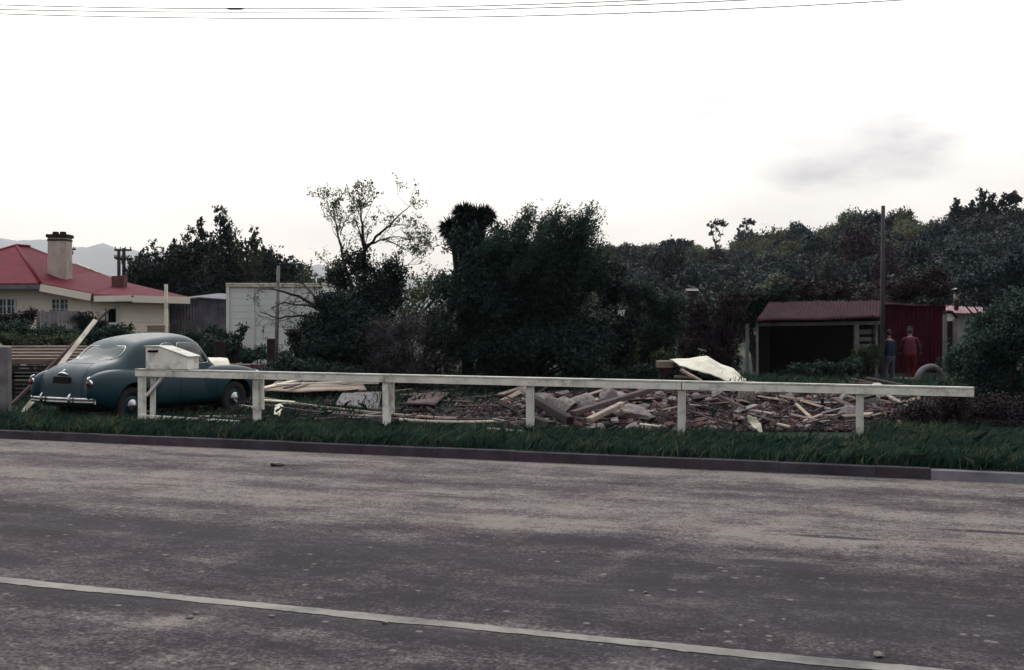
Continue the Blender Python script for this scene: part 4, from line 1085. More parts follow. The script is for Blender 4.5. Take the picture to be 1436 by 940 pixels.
# stack of tan wall boards left of the car
def timber_stack():
    D=24.5; x0,x1=X(-60,D),X(112,D); zt=Z(487,D)
    t=thing('timber_stack','stack of tan weatherboards laid on dark timbers, left of the car','timber stack',((x0+x1)/2,D,GZ))
    L=x1-x0; m=MB()
    for i in range(5): m.box((random.uniform(-.1,.1),-.12+i*.12,zt-GZ-.04-.065*(4-i)),(L,.035,.13),Matrix.Rotation(R(25),3,'X'))
    m.build('weatherboards',M['tan_wood'],t,bevel=.003)
    for i in range(9):
        m=MB(); m.box((random.uniform(-.35,.1),random.uniform(-.05,.35),zt-GZ-.42-i*.085),(L*random.uniform(.8,1.05),.25,.05),Matrix.Rotation(R(random.uniform(-2,2)),3,'Z')); m.build('timber',M['dark_wood'],t,bevel=.004)
    for x in (-L*.45,-L*.1,L*.3):
        m=MB(); m.box((x,.2,(zt-GZ-.36)/2),(.12,.12,zt-GZ-.36)); m.build('bearer',M['dark_wood'],t)
timber_stack()

# ---------------------------------------------------------------- house at the left
def poly_slab(pts, th, mat, name, parent, drop=(0,0,-1)):
    """thick facet from a planar-ish polygon"""
    n=len(pts); V=[Vector(p) for p in pts]; d=Vector(drop)*th; m=MB()
    m.add(V+[v+d for v in V],[tuple(range(n)),tuple(reversed(range(n,2*n)))]+[(i,(i+1)%n,(i+1)%n+n,i+n) for i in range(n)])
    me=m.mesh(name,mat); bm=bmesh.new(); bm.from_mesh(me); bmesh.ops.triangulate(bm,faces=[f for f in bm.faces if len(f.verts)>4]); bmesh.ops.recalc_face_normals(bm,faces=bm.faces); bm.to_mesh(me); bm.free()
    return link(name,me,parent)
def house():
    base=P(40,0,44); base.z=GZ
    t=thing('cream_house','cream weatherboard house with a red hipped roof and tall chimney','house',base)
    B=base
    def q(px,py,D): return P(px,py,D)-B
    def wall_w(name,a,b,zt0,zt1,holes=(),th=.12,board=.17):
        """lapped weatherboard wall from a to b (xy), with rectangular holes (u0,u1,z0,z1)"""
        a=Vector((a[0],a[1],0)); b=Vector((b[0],b[1],0)); d=(b-a); L=d.length; d.normalize(); n=Vector((d.y,-d.x,0)) # towards viewer
        m=MB(); z=0; top=max(zt0,zt1)
        us=sorted({0,L}|{h[i] for h in holes for i in (0,1)})
        while z<top:
            z1=min(z+board,top)
            for u0,u1 in zip(us[:-1],us[1:]):
                um=(u0+u1)/2
                if any(h[0]<=um<=h[1] and h[2]<(z+z1)/2<h[3] for h in holes): continue
                c0=zt0+(zt1-zt0)*u0/L; c1=zt0+(zt1-zt0)*u1/L
                za0,za1=min(z,c0),min(z1,c0); zb0,zb1=min(z,c1),min(z1,c1)
                if za1-za0<.005 and zb1-zb0<.005: continue
                p0=a+d*u0; p1=a+d*u1; o1=n*.022; o2=n*.004; bk=-n*th
                V=[p0+o1+Vector((0,0,za0)),p1+o1+Vector((0,0,zb0)),p1+o2+Vector((0,0,zb1)),p0+o2+Vector((0,0,za1)),p0+bk+Vector((0,0,za0)),p1+bk+Vector((0,0,zb0)),p1+bk+Vector((0,0,zb1)),p0+bk+Vector((0,0,za1))]
                m.add(V,[(0,1,2,3),(5,4,7,6),(3,2,6,7),(0,4,5,1),(0,3,7,4),(1,5,6,2)])
            z=z1
        return m.build(name,M['cream_wall'],t)
    D1=42.3
    A=q(-150,0,D1); Bp=q(62,0,D1); 
    def hole(px0,px1,py0,py1,D,ax): return (X(px0,D)-B.x-ax,X(px1,D)-B.x-ax,Z(py1,D)-GZ,Z(py0,D)-GZ)
    h1=hole(-1,22,419,451,D1,A.x)
    wall_w('front_wall',(A.x,A.y),(Bp.x,Bp.y),Z(400,D1)-GZ,Z(400,D1)-GZ,[h1])
    C2=q(128,0,42.0); C3=q(236,0,43.2)
    h2=hole(73,97,419,441,42.2,Bp.x)
    wall_w('front_wall',(Bp.x,42.3-B.y),(C2.x,42.0-B.y),Z(401,42.3)-GZ,Z(412,42)-GZ,[h2])
    h3=hole(150,165,430,455,42.3,C2.x); 
    wall_w('lean_to_wall',(C2.x+.0,42.02-B.y),(C3.x,C3.y),Z(413,42)-GZ,Z(424,43.2)-GZ,[h3])
    wall_w('side_wall',(C3.x,C3.y),(q(240,0,49).x,49-B.y),Z(424,43.2)-GZ,Z(424,43.2)-GZ)
    # roof
    A1=q(23,344.5,47); A2=q(42,346,47.6); C1=q(57,397.5,41.7); EL=q(-165,398,41.7); Cm=q(128,411,41.6); Cn=q(132,413,41.6); Cr=q(267,417,43.0)
    W1=q(106,371,48.5); W2=q(128,380,48.2); W3=q(177,396,47); BL=q(-150,398,53); BR=q(240,417,53)
    roof=poly_slab([EL,C1,A1],.06,M['red_roof'],'roof',t)
    poly_slab([C1,Cm,W2,W1,A2,A1],.06,M['red_roof'],'roof',t)
    poly_slab([Cn,Cr,W3,W2,Cm],.06,M['red_roof'],'roof',t)
    poly_slab([EL,A1,BL],.06,M['red_roof'],'roof',t)
    poly_slab([A1,A2,W1,W2,W3,Cr,BR,BL],.06,M['red_roof'],'roof',t)
    m=MB(); m.tube([A1,A1.lerp(C1,.5)+Vector((0,0,.02)),C1],.06,6); m.tube([EL,A1],.06,6); m.tube([A1,A2],.07,6); m.build('ridge_cap',M['red_wall'] if False else M['red_roof'],t,True)
    m=MB(); m.tube([W1+Vector((.0,0,.05)),W2+Vector((0,0,.05)),q(157,391,47.6)+Vector((0,0,.05))],.045,6); m.build('pale_flashing',M['cream_board'],t,True)
    # fascia and gutter
    m=MB(); dn=Vector((0,-.03,-.13)); m.bar(EL+dn,C1+dn,.05,.16); m.build('gutter',M['iron_grey'],t)
    m=MB(); dn=Vector((0,-.03,-.16)); m.bar(C1+dn,Cm+dn,.05,.26); m.bar(Cn+dn,q(186,414,42.2)+Vector((0,-.03,-.12)),.05,.22); m.bar(q(186,414,42.2)+Vector((0,-.03,-.14)),Cr+Vector((0,-.03,-.12)),.05,.26); m.build('fascia',M['cream_wall'],t)
    m=MB(); n=Vector((0,0,-.28)); m.add([Cn+n,Cr+n,q(238,417,45)+n,q(130,413,45)+n],[(0,1,2,3)]); m.build('soffit',M['cream_wall'],t)
    # chimney
    D=44.3; x0,x1=X(71.5,D)-B.x,X(97.5,D)-B.x; zt=Z(334,D)-GZ; zb=Z(398,D)-GZ
    m=MB(); m.box(((x0+x1)/2,D-B.y,(zt+zb)/2),(x1-x0,.62,zt-zb)); ch=m.build('chimney',M['concrete'],t,bevel=.015)
    m=MB(); m.box(((x0+x1)/2,D-B.y,zt+.06),(x1-x0+.10,.72,.13)); m.box(((x0+x1)/2,D-B.y,zt-.10),(x1-x0+.04,.66,.06)); m.build('chimney_cap',M['dark_wood'],ch,bevel=.012)
    for dx in (-.16,.12):
        m=MB(); m.tube([((x0+x1)/2+dx,D-B.y,zt+.12),((x0+x1)/2+dx,D-B.y,zt+.24)],[.13,.11],12); m.build('chimney_pot',M['dark_wood'],ch,True)
    D=45.0; m=MB(); m.box((X(168,D)-B.x,D-B.y,Z(397,D)-GZ),(.46,.45,.55),jit=.02); c2=m.build('brick_chimney',M['brick'],t,bevel=.01)
    # windows
    def window(h,ax,y,bars,open_=False):
        u0,u1,z0,z1=h; xs0,xs1=ax+u0,ax+u1; w=MB(); f=.07
        for a,b in (((xs0,z0),(xs1,z0)),((xs0,z1),(xs1,z1)),((xs0,z0),(xs0,z1)),((xs1,z0),(xs1,z1))):
            w.bar((a[0],y-.03,a[1]),(b[0],y-.03,b[1]),.06,f,up=(0,1,0))
        o=w.build('window',M['white_trim'],t)
        g=MB(); g.box(((xs0+xs1)/2,y+.03,(z0+z1)/2),(xs1-xs0,.01,z1-z0)); g.build('pane',M['glass'],o)
        g=MB(); xm=(xs0+xs1)/2
        g.bar((xm,y-.02,z0),(xm,y-.02,z1),.05,.12,up=(0,1,0))
        for k in range(1,3):
            zz=z0+(z1-z0)*k/3; g.bar((xs0,y-.01,zz),(xs1,y-.01,zz),.03,.03,up=(0,1,0))
        for xx in (xs0+(xs1-xs0)*.25,xs0+(xs1-xs0)*.75): g.bar((xx,y-.01,z0),(xx,y-.01,z1),.03,.03,up=(0,1,0))
        g.build('glazing_bars',M['white_trim'],o)
        g=MB(); g.box(((xs0+xs1)/2,y-.06,z0-.06),(xs1-xs0+.2,.14,.05)); g.build('sill',M['white_trim'],o)
        # dim curtain well inside so the room behind reads as a room
        return o
    window(h1,A.x,D1-B.y,2); window(h2,Bp.x,42.2-B.y,2)
    u0,u1,z0,z1=h3; yy=42.35-B.y+.05
    m=MB(); m.box((C2.x+(u0+u1)/2,yy+.35,(z0+z1)/2),(u1-u0+.4,.05,z1-z0+.4)); m.build('dark_doorway',M['black'],t)
    m=MB()
    for a,b in (((u0,z0),(u0,z1)),((u1,z0),(u1,z1)),((u0-.04,z1),(u1+.04,z1)),((u0-.04,z0),(u1+.04,z0))): m.bar((C2.x+a[0],yy-.06,a[1]),(C2.x+b[0],yy-.06,b[1]),.05,.08,up=(0,1,0))
    m.build('door_frame',M['white_trim'],t)
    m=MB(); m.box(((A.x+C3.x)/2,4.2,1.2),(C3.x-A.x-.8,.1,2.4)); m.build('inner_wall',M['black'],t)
house()
def small_fence():
    D=38; x0,x1=X(54,D),X(113,D); t=thing('paling_fence','short purplish grey paling fence under the house window','fence',(x0,D,GZ))
    x=0; m=MB()
    while x<x1-x0: m.box((x,0,(Z(436,D)-GZ)/2+random.uniform(-.03,.03)),(.13,.02,Z(436,D)-GZ)); x+=.145
    m.build('palings',M['grey_wood'],t); m=MB(); m.box(((x1-x0)/2,.035,1.2),(x1-x0,.05,.09)); m.box(((x1-x0)/2,.035,.5),(x1-x0,.05,.09)); m.build('fence_rail',M['grey_wood'],t)
small_fence()
def corr(x0,x1,z0,z1,y,pitch,amp,axis='x'):
    """corrugated upright sheet"""
    n=int((x1-x0)/pitch*6); V=[];Fc=[]
    for i in range(n+1):
        x=x0+(x1-x0)*i/n; yy=y+amp*math.sin(2*math.pi*(x-x0)/pitch)
        V+=[(x,yy,z0),(x,yy,z1),(x,yy+.004,z0),(x,yy+.004,z1)]
    for i in range(n):
        a=i*4; Fc+=[(a,a+4,a+5,a+1),(a+2,a+3,a+7,a+6),(a+1,a+5,a+7,a+3),(a,a+2,a+6,a+4)]
    return V,Fc
def lean_to():
    D=44.5; x0,x1=X(238,D),X(322,D); t=thing('iron_lean_to','dark grey corrugated iron lean-to between the house and cream shed','shed',((x0+x1)/2,D,GZ))
    w=(x1-x0)/2; h=Z(421,D)-GZ
    m=MB(); V,Fc=corr(-w,w,0,h,0,.12,.02); m.add(V,Fc); m.build('iron_wall',M['iron_grey'],t)
    m=MB(); m.add([(-w-.1,-.15,h-.02),(0,-.15,h+.12),(w+.1,-.15,h+.02),(w+.1,3,h+.25),(0,3,h+.35),(-w-.1,3,h+.2)],[(0,1,4,5),(1,2,3,4)]);
    me=m.mesh('iron_roof',M['iron_grey']); bm=bmesh.new(); bm.from_mesh(me); bmesh.ops.solidify(bm,geom=bm.faces[:],thickness=.05); bm.to_mesh(me); bm.free(); link('iron_roof',me,t)
    m=MB(); m.box((-.2,-.04,1.5),(1.0,.03,.35),Matrix.Rotation(.4,3,'Y')); m.box((.6,-.05,1.1),(.8,.03,.3),Matrix.Rotation(-.3,3,'Y')); m.build('loose_sheet',M['grey_wood'],t)
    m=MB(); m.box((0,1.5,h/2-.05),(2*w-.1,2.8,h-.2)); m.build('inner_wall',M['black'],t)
lean_to()
def cream_shed():
    D=34; x0,x1=X(319,D),X(452,D); zt=Z(399,D)-GZ
    t=thing('cream_shed','flat topped pale green shed behind the bare boughs, left of middle','shed',(x0,D,GZ)); L=x1-x0
    m=MB(); z=0
    while z<zt-.02:
        z1=min(z+.20,zt)
        m.add([(0,-.008,z),(L,-.008,z),(L,-.003,z1),(0,-.003,z1),(0,2.6,z),(L,2.6,z),(L,2.6,z1),(0,2.6,z1)],[(0,1,2,3),(5,4,7,6),(0,3,7,4),(1,5,6,2),(3,2,6,7),(0,4,5,1)]); z=z1
    m.build('wall',M['shed_wall'],t)
    m=MB(); m.box((0.02,-.03,zt/2),(.09,.05,zt)); m.box((X(356,D)-x0,-.03,zt/2),(.05,.03,zt)); m.box((X(411,D)-x0,-.03,zt/2),(.05,.03,zt)); m.build('corner_board',M['shed_wall'],t)
    m=MB(); m.box((L/2,1.28,zt+.02),(L+.06,2.72,.04)); m.box((L/2,-.05,zt-.03),(L+.06,.03,.08)); m.build('roof',M['cream_board'],t)
cream_shed()
# pale sheets on the pile past the car's bonnet
def folded(name,label,pts,th,mat,group=None,cat='sheet',sub=6,amp=.04,loc=None):
    """crumpled sheet through a grid of points rows x cols"""
    rows=len(pts); cols=len(pts[0]); o0=Vector(loc) if loc is not None else sum((Vector(p) for r in pts for p in r),Vector())/(rows*cols)
    A=np.array([[list(Vector(p)-o0) for p in r] for r in pts]); V=[];Fc=[]
    nr=(rows-1)*sub+1; nc=(cols-1)*sub+1
    ph=[random.uniform(0,6) for _ in range(6)]
    for i in range(nr):
        for j in range(nc):
            u=i/sub; v=j/sub; a=min(int(u),rows-2); b=min(int(v),cols-2); fu=u-a; fv=v-b
            p=A[a,b]*(1-fu)*(1-fv)+A[a+1,b]*fu*(1-fv)+A[a,b+1]*(1-fu)*fv+A[a+1,b+1]*fu*fv
            k=amp*(abs(math.sin(u*2.3+v*1.1+ph[0]))-.5+.6*(abs(math.sin(v*3.1-u*1.7+ph[1]))-.5)+.3*math.sin(u*7+v*6+ph[2]))
            V.append((p[0],p[1]-k*.3,p[2]+k))
    for i in range(nr-1):
        for j in range(nc-1): Fc.append((i*nc+j,i*nc+j+1,(i+1)*nc+j+1,(i+1)*nc+j))
    m=MB(); m.add(V,Fc); me=m.mesh(name,mat,True); bm=bmesh.new(); bm.from_mesh(me); bmesh.ops.solidify(bm,geom=bm.faces[:],thickness=th); bmesh.ops.recalc_face_normals(bm,faces=bm.faces); bm.to_mesh(me); bm.free()
    o=link(name,me); o.location=o0; return tag(o,label,cat,group)
D=25.5
folded('crumpled_sheet','white crumpled sheet heaped just past the bonnet of the car',[[P(283,505,D+.8),P(300,502.5,D+.8),P(318,503,D+.8)],[P(284,511,D),P(304,508,D),P(322,511,D)],[P(286,520,D-.4),P(306,518,D-.4),P(330,521,D-.4)]],.02,M['sheet'],amp=.02)
folded('flat_sheet','small flat white sheet right of the crumpled one past the car',[[P(316,514,D+.4),P(342,516,D+.4)],[P(318,520,D-.2),P(348,521,D-.2)]],.02,M['sheet'],amp=.015)
def timber_pile():
    D=25.8; t=thing('timber_pile','low pile of dark timber under the white sheets past the car','timber pile',(X(318,D),D,GZ)); random.seed(44)
    for i in range(6):
        for j in range(3):
            m=MB(); m.box((random.uniform(-.1,.1),-.3+j*.28,.06+i*.125),(1.25+random.uniform(-.2,.3),.2,.09),Matrix.Rotation(random.uniform(-.12,.12),3,'Z')); m.build('timber',M['brown_wood'],t,bevel=.006)
timber_pile()

# ---------------------------------------------------------------- open shed, red shed, outbuilding
def corr_roof(name,parent,p00,p01,p10,p11,pitch,amp,mat,origin):
    """corrugated sheet spanned by front edge p00-p01 and back edge p10-p11; ridges run front to back"""
    p00,p01,p10,p11=[Vector(p)-origin for p in (p00,p01,p10,p11)]; n=int((p01-p00).length/pitch*6); rows=6; V=[];Fc=[]
    for i in range(n+1):
        f=i/n
        for r in range(rows+1):
            g=r/rows; p=p00.lerp(p01,f).lerp(p10.lerp(p11,f),g); w=amp*math.sin(2*math.pi*f*n/6)-.03*math.sin(g*math.pi)+.012*math.sin(f*9+g*4)
            V.append(p+Vector((0,0,w)))
    for i in range(n):
        for r in range(rows): a=i*(rows+1)+r; Fc.append((a,a+rows+1,a+rows+2,a+1))
    m=MB(); m.add(V,Fc); me=m.mesh(name,mat,True); bm=bmesh.new(); bm.from_mesh(me); bmesh.ops.recalc_face_normals(bm,faces=bm.faces); bmesh.ops.solidify(bm,geom=bm.faces[:],thickness=.006); bm.to_mesh(me); bm.free()
    return link(name,me,parent)
def open_shed():
    D=33.2; o=Vector((X(1140,D),D,GZ))
    t=thing('open_shed','low open fronted shed with a faded red corrugated roof','shed',o)
    corr_roof('roof',t,P(1060,451,D-.3),P(1236,446,D-.3),P(1078,424,D+4.5),P(1236,422,D+4.5),.10,.018,M['rust_roof'],o)
    h=Z(451,D)-GZ
    def post(px,w=.09,dz=0,DD=D,mat='grey_wood'):
        m=MB(); m.box((X(px,DD)-o.x,DD-o.y,(h-.05+dz)/2),(w,w,h-.05+dz),jit=.006); m.build('post',M[mat],t)
    post(1048,.09,-.03); post(1062,.06,-.03); post(1201,.13); post(1229,.07,.05)
    m=MB(); m.bar((X(1062,D)-o.x,0,h-.09),(X(1236,D)-o.x,0,h-.04),.05,.10); m.build('front_beam',M['grey_wood'],t)
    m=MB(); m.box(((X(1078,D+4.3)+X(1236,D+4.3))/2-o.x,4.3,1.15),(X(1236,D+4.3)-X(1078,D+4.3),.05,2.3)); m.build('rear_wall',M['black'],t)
    m=MB(); m.bar((X(1062,D)-o.x,.05,.92),(X(1078,D+4.4)-o.x,4.3,.98),.04,1.8); m.build('side_wall',M['dark_wood'],t)
    m=MB()
    for i,z in enumerate(np.linspace(.35,h-.3,6)):
        m.box((X(1217,D)-o.x,.05,z),(.50,.02,.12+.02*(i%2)),Matrix.Rotation(random.uniform(-.03,.03),3,'Y'))
    m.build('wall_boards',M['grey_wood'],t)
    m=MB(); m.box((X(1224,D)-o.x,1.2,.95),(.04,2.4,1.9)); m.build('side_wall',M['dark_wood'],t)
open_shed()
def red_shed():
    D=38.2; x0,x1=X(1237,D),X(1326,D); zt=Z(424,D)-GZ; zr=Z(430,D)-GZ; L=x1-x0
    t=thing('red_shed','dark red corrugated iron shed behind the two men','shed',(x0,D,GZ))
    V,Fc=corr(0,L,0,zt-.1,0,.12,.014); m=MB(); m.add(V,Fc); m.build('iron_wall',M['red_wall'],t)
    m=MB(); m.box((L-.01,1.6,zt/2-.08),(.03,3.2,zt-.12)); m.box((.01,1.6,zt/2-.08),(.03,3.2,zt-.12)); m.box((L/2,3.2,zt/2-.1),(L,.03,zt-.2)); m.build('side_wall',M['red_wall'],t)
    o=Vector((x0,D,GZ)); corr_roof('roof',t,Vector((x0-.06,D-.12,GZ+zt-.08)),Vector((x1+.06,D-.12,GZ+zr)),Vector((x0-.06,D+3.4,GZ+zt+.12)),Vector((x1+.06,D+3.4,GZ+zr+.16)),.10,.015,M['rust_roof'],o)
    m=MB(); m.box((L*.78,-.03,zt/2-.1),(.05,.03,zt-.2)); m.build('batten',M['red_wall'],t)
red_shed()
def gate_frame():
    D=37.0; x0,x1=X(1325,D),X(1339,D); h=Z(437,D)-GZ; t=thing('gate_frame','grey weathered post frame standing at the right corner of the red shed','gate frame',(x0,D,GZ))
    m=MB(); m.box((0,0,h/2-.05),(.11,.1,h-.1),jit=.01); m.build('post',M['grey_wood'],t); m=MB(); m.box((x1-x0,0,h/2-.12),(.13,.1,h-.24),jit=.01); m.build('post',M['grey_wood'],t)
    m=MB(); m.tube([(-.05,0,h-.06),(.1,0,h+.0),(.22,0,h-.02),(x1-x0+.08,0,h-.2)],.05,8); m.build('lintel',M['dark_wood'],t,True)
    m=MB(); m.box(((x1-x0)/2,.06,h*.45),(x1-x0-.1,.02,h*.8)); m.build('board',M['dark_wood'],t)
gate_frame()
def outbuilding():
    D=44; x0,x1=X(1338,D),X(1420,D); zt=Z(440,D)-GZ; L=x1-x0
    o=Vector((x0,D,GZ)); t=thing('pale_outbuilding','small pale green outbuilding with a faded pink roof behind the red shed','outbuilding',o)
    m=MB()
    n=16
    for i in range(n): m.box((L*(i+.5)/n,1.2+(i%2)*.01,zt/2),(L/n-.01,2.4,zt))
    m.build('wall',M['shed_wall'],t)
    corr_roof('roof',t,P(1312,438.5,D-.4),P(1385,440,D-.4),P(1296,428,D+3),P(1380,431,D+3),.12,.018,M['pink_roof'],o)
    p=P(1341,428,D+1.4)-o; z1=Z(404,D+1.4)-GZ
    m=MB(); m.tube([(p.x,p.y,p.z-.5),(p.x,p.y,z1-.12)],.09,12); m.build('flue_base',M['dark_wood'],t,True)
    m=MB(); m.tube([(p.x,p.y,p.z+.2),(p.x,p.y,z1-.1)],[.11,.085],12); f=m.build('flue',M['concrete'],t,True)
    m=MB(); m.lathe([(0,z1),(.19,z1-.05),(.19,z1-.07),(.0,z1-.06)],16,Matrix.Translation((p.x,p.y,0))); m.build('cowl',M['concrete'],f,True)
outbuilding()
# half buried tyre
m=MB(); D=30; r=.42; m.lathe([(.29,-.09),(.36,-.11),(.41,-.08),(.43,0),(.41,.08),(.36,.11),(.29,.09),(.27,0),(.29,-.09)],40,Matrix.Rotation(math.pi/2,4,'X'))
o=m.build('old_tyre',M['tyre_grey'],None,True); o.location=(X(1305,D),D,Z(530,D)-.06); o.rotation_euler.z=.15; tag(o,'dusty old tyre standing half sunk in the ground by the red shed','tyre')
o=board('concrete_slab','low pale slab on the ground before the man in red',P(1252,533,31.5),P(1288,534,31.2),.4,.14,M['grey_wood'],cat='slab')
# little white roof glimpsed in the bush on the slope, and the small pale wall right of the big tree
D=80; m=MB(); m.box((0,0,1.2),(.4,.6,2.4),mi=1); m.add([(-.24,-.35,2.4),(.24,-.35,2.4),(.24,.35,2.4),(-.24,.35,2.4),(-.24,0,2.5),(.24,0,2.5)],[(0,1,5,4),(2,3,4,5),(0,4,3),(1,2,5),(0,3,2,1)]); o=m.build('small_hut',[M['grey_wood'],M['dark_wood']],None); o.location=(X(970,46),46,Z(405,46)-2.5); tag(o,'small pale hut roof glimpsed in the bush beyond the loose green bush','hut')
D=33; m=MB(); m.box((0,0,.9),(.34,.06,1.8)); o=m.build('pale_sheet',M['shed_wall'],None); o.location=(X(868,D),D,Z(435,D)-1.8+.0); tag(o,'pale upright sheet glimpsed at the right of the big dark tree','sheet')

# ---------------------------------------------------------------- power poles and wires
def power_pole(px,top,D,label,arms,lean=0):
    z=Z(top,D)-GZ; t=thing('power_pole',label,'power pole',(X(px,D),D,GZ)); m=MB(); m.tube([(0,0,-.3),(0,0,z)],[.14,.10],8); m.build('pole',M['dark_wood'],t,True)
    for (dz,w,off) in arms:
        m=MB(); m.box((off,0,z-dz),(w,.1,.11)); a=m.build('crossarm',M['dark_wood'],t)
        for x in np.linspace(-w*.45,w*.45,4): 
            m=MB(); m.lathe([(.0,z-dz+.20),(.035,z-dz+.19),(.05,z-dz+.12),(.03,z-dz+.055)],8,Matrix.Translation((off+x,0,0))); m.build('insulator',M['concrete'],a,True)
D=66
power_pole(174,348,D,'power pole with two crossarms left of the dark conifers',[(.12,.98,-.05),(.62,.95,0)])
power_pole(167,350,D+3,'thin second pole close beside the power pole with two crossarms',[(.5,.35,-.1)])
power_pole(99,346,D+14,'power pole with a short crossarm half hidden by the chimney',[(.2,.45,.15),(.5,.2,.1)])
def wire(label,pts,D0,fit=False):
    """cable crossing the street overhead; pts as seen, continued beyond the frame along the same sag"""
    xs=np.array([p[0] for p in pts]); ys=np.array([p[1] for p in pts]); c=np.polyfit(xs,ys,2)
    q=[]
    for px in np.linspace(-900,2400,50):
        D=D0+(px-718)*-.0008; q.append(P(px,np.polyval(c,px),D))
    m=MB(); m.tube(q,.0075,5); t=thing('overhead_wire',label,'wire',q[0]); 
    m.v=[(v[0]-q[0].x,v[1]-q[0].y,v[2]-q[0].z) for v in m.v]
    m.build('cable',M['wire'],t,True)
    if fit:
        a=P(318,np.polyval(c,318),D0+.32)-q[0]; b=P(344,np.polyval(c,344),D0+.3)-q[0]; m=MB(); m.tube([a,a.lerp(b,.2),a.lerp(b,.8),b],[.008,.018,.018,.008],8); m.build('splice',M['wire'],t,True)
wire('topmost of the three overhead wires, carrying a small dark splice',[(0,8),(340,14.5),(700,8),(960,-.5)],17.0,True)
wire('middle one of the three overhead wires',[(0,14.5),(340,19),(700,13.5),(1080,0)],17.2)
wire('lowest of the three overhead wires',[(0,20.5),(370,28),(700,24),(1290,0)],17.4)

# ---------------------------------------------------------------- demolition rubble
random.seed(101)
def gxy(px,py):
    """ground point of the lot seen at px,py"""
    D=(CAMZ-GZ)*F/(py-HZ)
    for _ in range(12): D=(CAMZ-gz(X(px,D),D))*F/(py-HZ)
    return Vector((X(px,D),D,gz(X(px,D),D)))
stone_me=[]
for k in range(6):
    bm=bmesh.new(); bmesh.ops.create_icosphere(bm,subdivisions=3,radius=1)
    sd=random.uniform(0,50); pl=[(Vector((random.gauss(0,1),random.gauss(0,1),random.gauss(0,1))).normalized(),random.uniform(.5,.85)) for _ in range(9)]
    for v in bm.verts:
        for nrm,dd in pl:
            q=v.co.dot(nrm)
            if q>dd: v.co-=nrm*(q-dd)
        v.co*=1+.05*math.sin(v.co.x*7+sd)*math.cos(v.co.y*6+sd)+random.uniform(-.012,.012)
    me=bpy.data.meshes.new('stone'); bm.to_mesh(me); bm.free(); me.materials.append(M['stone']); stone_me.append(me)
def stone(x,y,r,label,group=None,sc=(1.2,1,.7),mat=None,sink=.25,name='rubble_stone',z=None):
    me=random.choice(stone_me)
    if mat: me=me.copy(); me.materials.clear(); me.materials.append(mat)
    o=link(name,me); o.scale=(r*sc[0]*random.uniform(.8,1.25),r*sc[1],r*sc[2]*random.uniform(.8,1.25)); o.rotation_euler=(random.uniform(-.4,.4),random.uniform(-.4,.4),random.uniform(0,6.28))
    o.location=(x,y,(z if z is not None else gz(x,y))+r*sc[2]*(1-2*sink)); return tag(o,label,'stone' if 'stone' in name else 'brick',group)
GS='loose stones and broken concrete in the demolition rubble'
# notable stones
for px,py,r,lab,sc in [(853,572,.20,'round pale stone on top of the rubble between the second and third posts',(1,1,1)),
    (815,585,.28,'large grey stone lying in the middle of the rubble',(1.4,1,.6)),(795,588,.25,'large pale stone just right of the third post of the fence',(1.3,1,.7)),
    (765,575,.23,'grey boulder with a flat side beside the third post',(1.2,1,.8)),(1008,568,.17,'round grey lump right of the fourth post of the fence',(1,1,.9)),
    (1046,568,.22,'upright pointed grey stone in the rubble above the white rag',(.8,.8,1.3)),(1192,590,.19,'grey angular stone just left of the last post',(1.2,1,.9)),
    (914,588,.16,'flat grey stone left of the fourth post',(1.3,1,.6)),(885,590,.28,'long grey stone at the lower edge of the heap',(1.6,.8,.6)),
    (1218,570,.2,'tan block just right of the last post',(1.1,1,.9)),(977,562,.09,'small white stone right of the fourth post',(1.2,1,1)),(1106,565,.14,'pale block near the back of the right part of the heap',(1.2,.8,.8)),
    (840,605,.12,'pale lump at the lower left edge of the heap',(1.2,1,.7)),(870,568,.26,'broad grey slab behind the crossed beams',(1.5,1,.5)),(735,560,.15,'tan block at the left top of the heap',(1,1,.8))]:
    p=gxy(px,py); stone(p.x,p.y,r,lab,None,sc,sink=.15,z=p.z)
ts=None
for i in range(190):
    px=random.uniform(700,1275) if i%2 else random.uniform(730,930); py=random.uniform(552,606) if i%3 else random.uniform(556,580)
    if px<760 and py>585: continue
    p=gxy(px,py); r=random.uniform(.05,.13)
    stone(p.x,p.y,r,'broken stone lying loose in the demolition rubble',GS,(1.2,1,.7),M['brick'] if random.random()<.2 else None)
# bricks
bm_=MB(); bm_.box((0,0,0),(.22,.105,.07),jit=.006); brick_me=bm_.mesh('brick',M['brick'],bevel=.008)
for i in range(60):
    px=random.uniform(700,1270); py=random.uniform(552,604); p=gxy(px,py); o=link('brick',brick_me); o.location=p+Vector((0,0,.03)); o.rotation_euler=(random.uniform(-.5,.5),random.uniform(-.5,.5),random.uniform(0,6.28)); tag(o,'loose old red brick lying in the rubble','brick','old bricks in the rubble')
# boards, many
GB='splintered boards strewn through the rubble'
pl_me=[]
for k in range(8):
    L=random.uniform(.3,1.15); w=random.choice((.035,.05,.075,.10)); h=random.choice((.018,.025,.035)); m=MB(); m.box((0,0,0),(L,w,h),jit=.012); pl_me.append(m.mesh('plank',M[('brown_wood','tan_wood','brown_wood','dark_wood','grey_wood','brown_wood','dark_wood','brown_wood')[k]],bevel=.004))
for i in range(200):
    px=random.uniform(705,1270); py=random.uniform(552,603); p=gxy(px,py); o=link('plank',random.choice(pl_me)); o.location=p+Vector((0,0,random.uniform(.02,.12)))
    o.rotation_euler=(random.uniform(-.3,.3),random.uniform(-.28,.28),random.gauss(0,.9)); o.scale=(random.uniform(.6,1.1),1,1); tag(o,'splintered board lying among the demolition rubble','plank',GB)
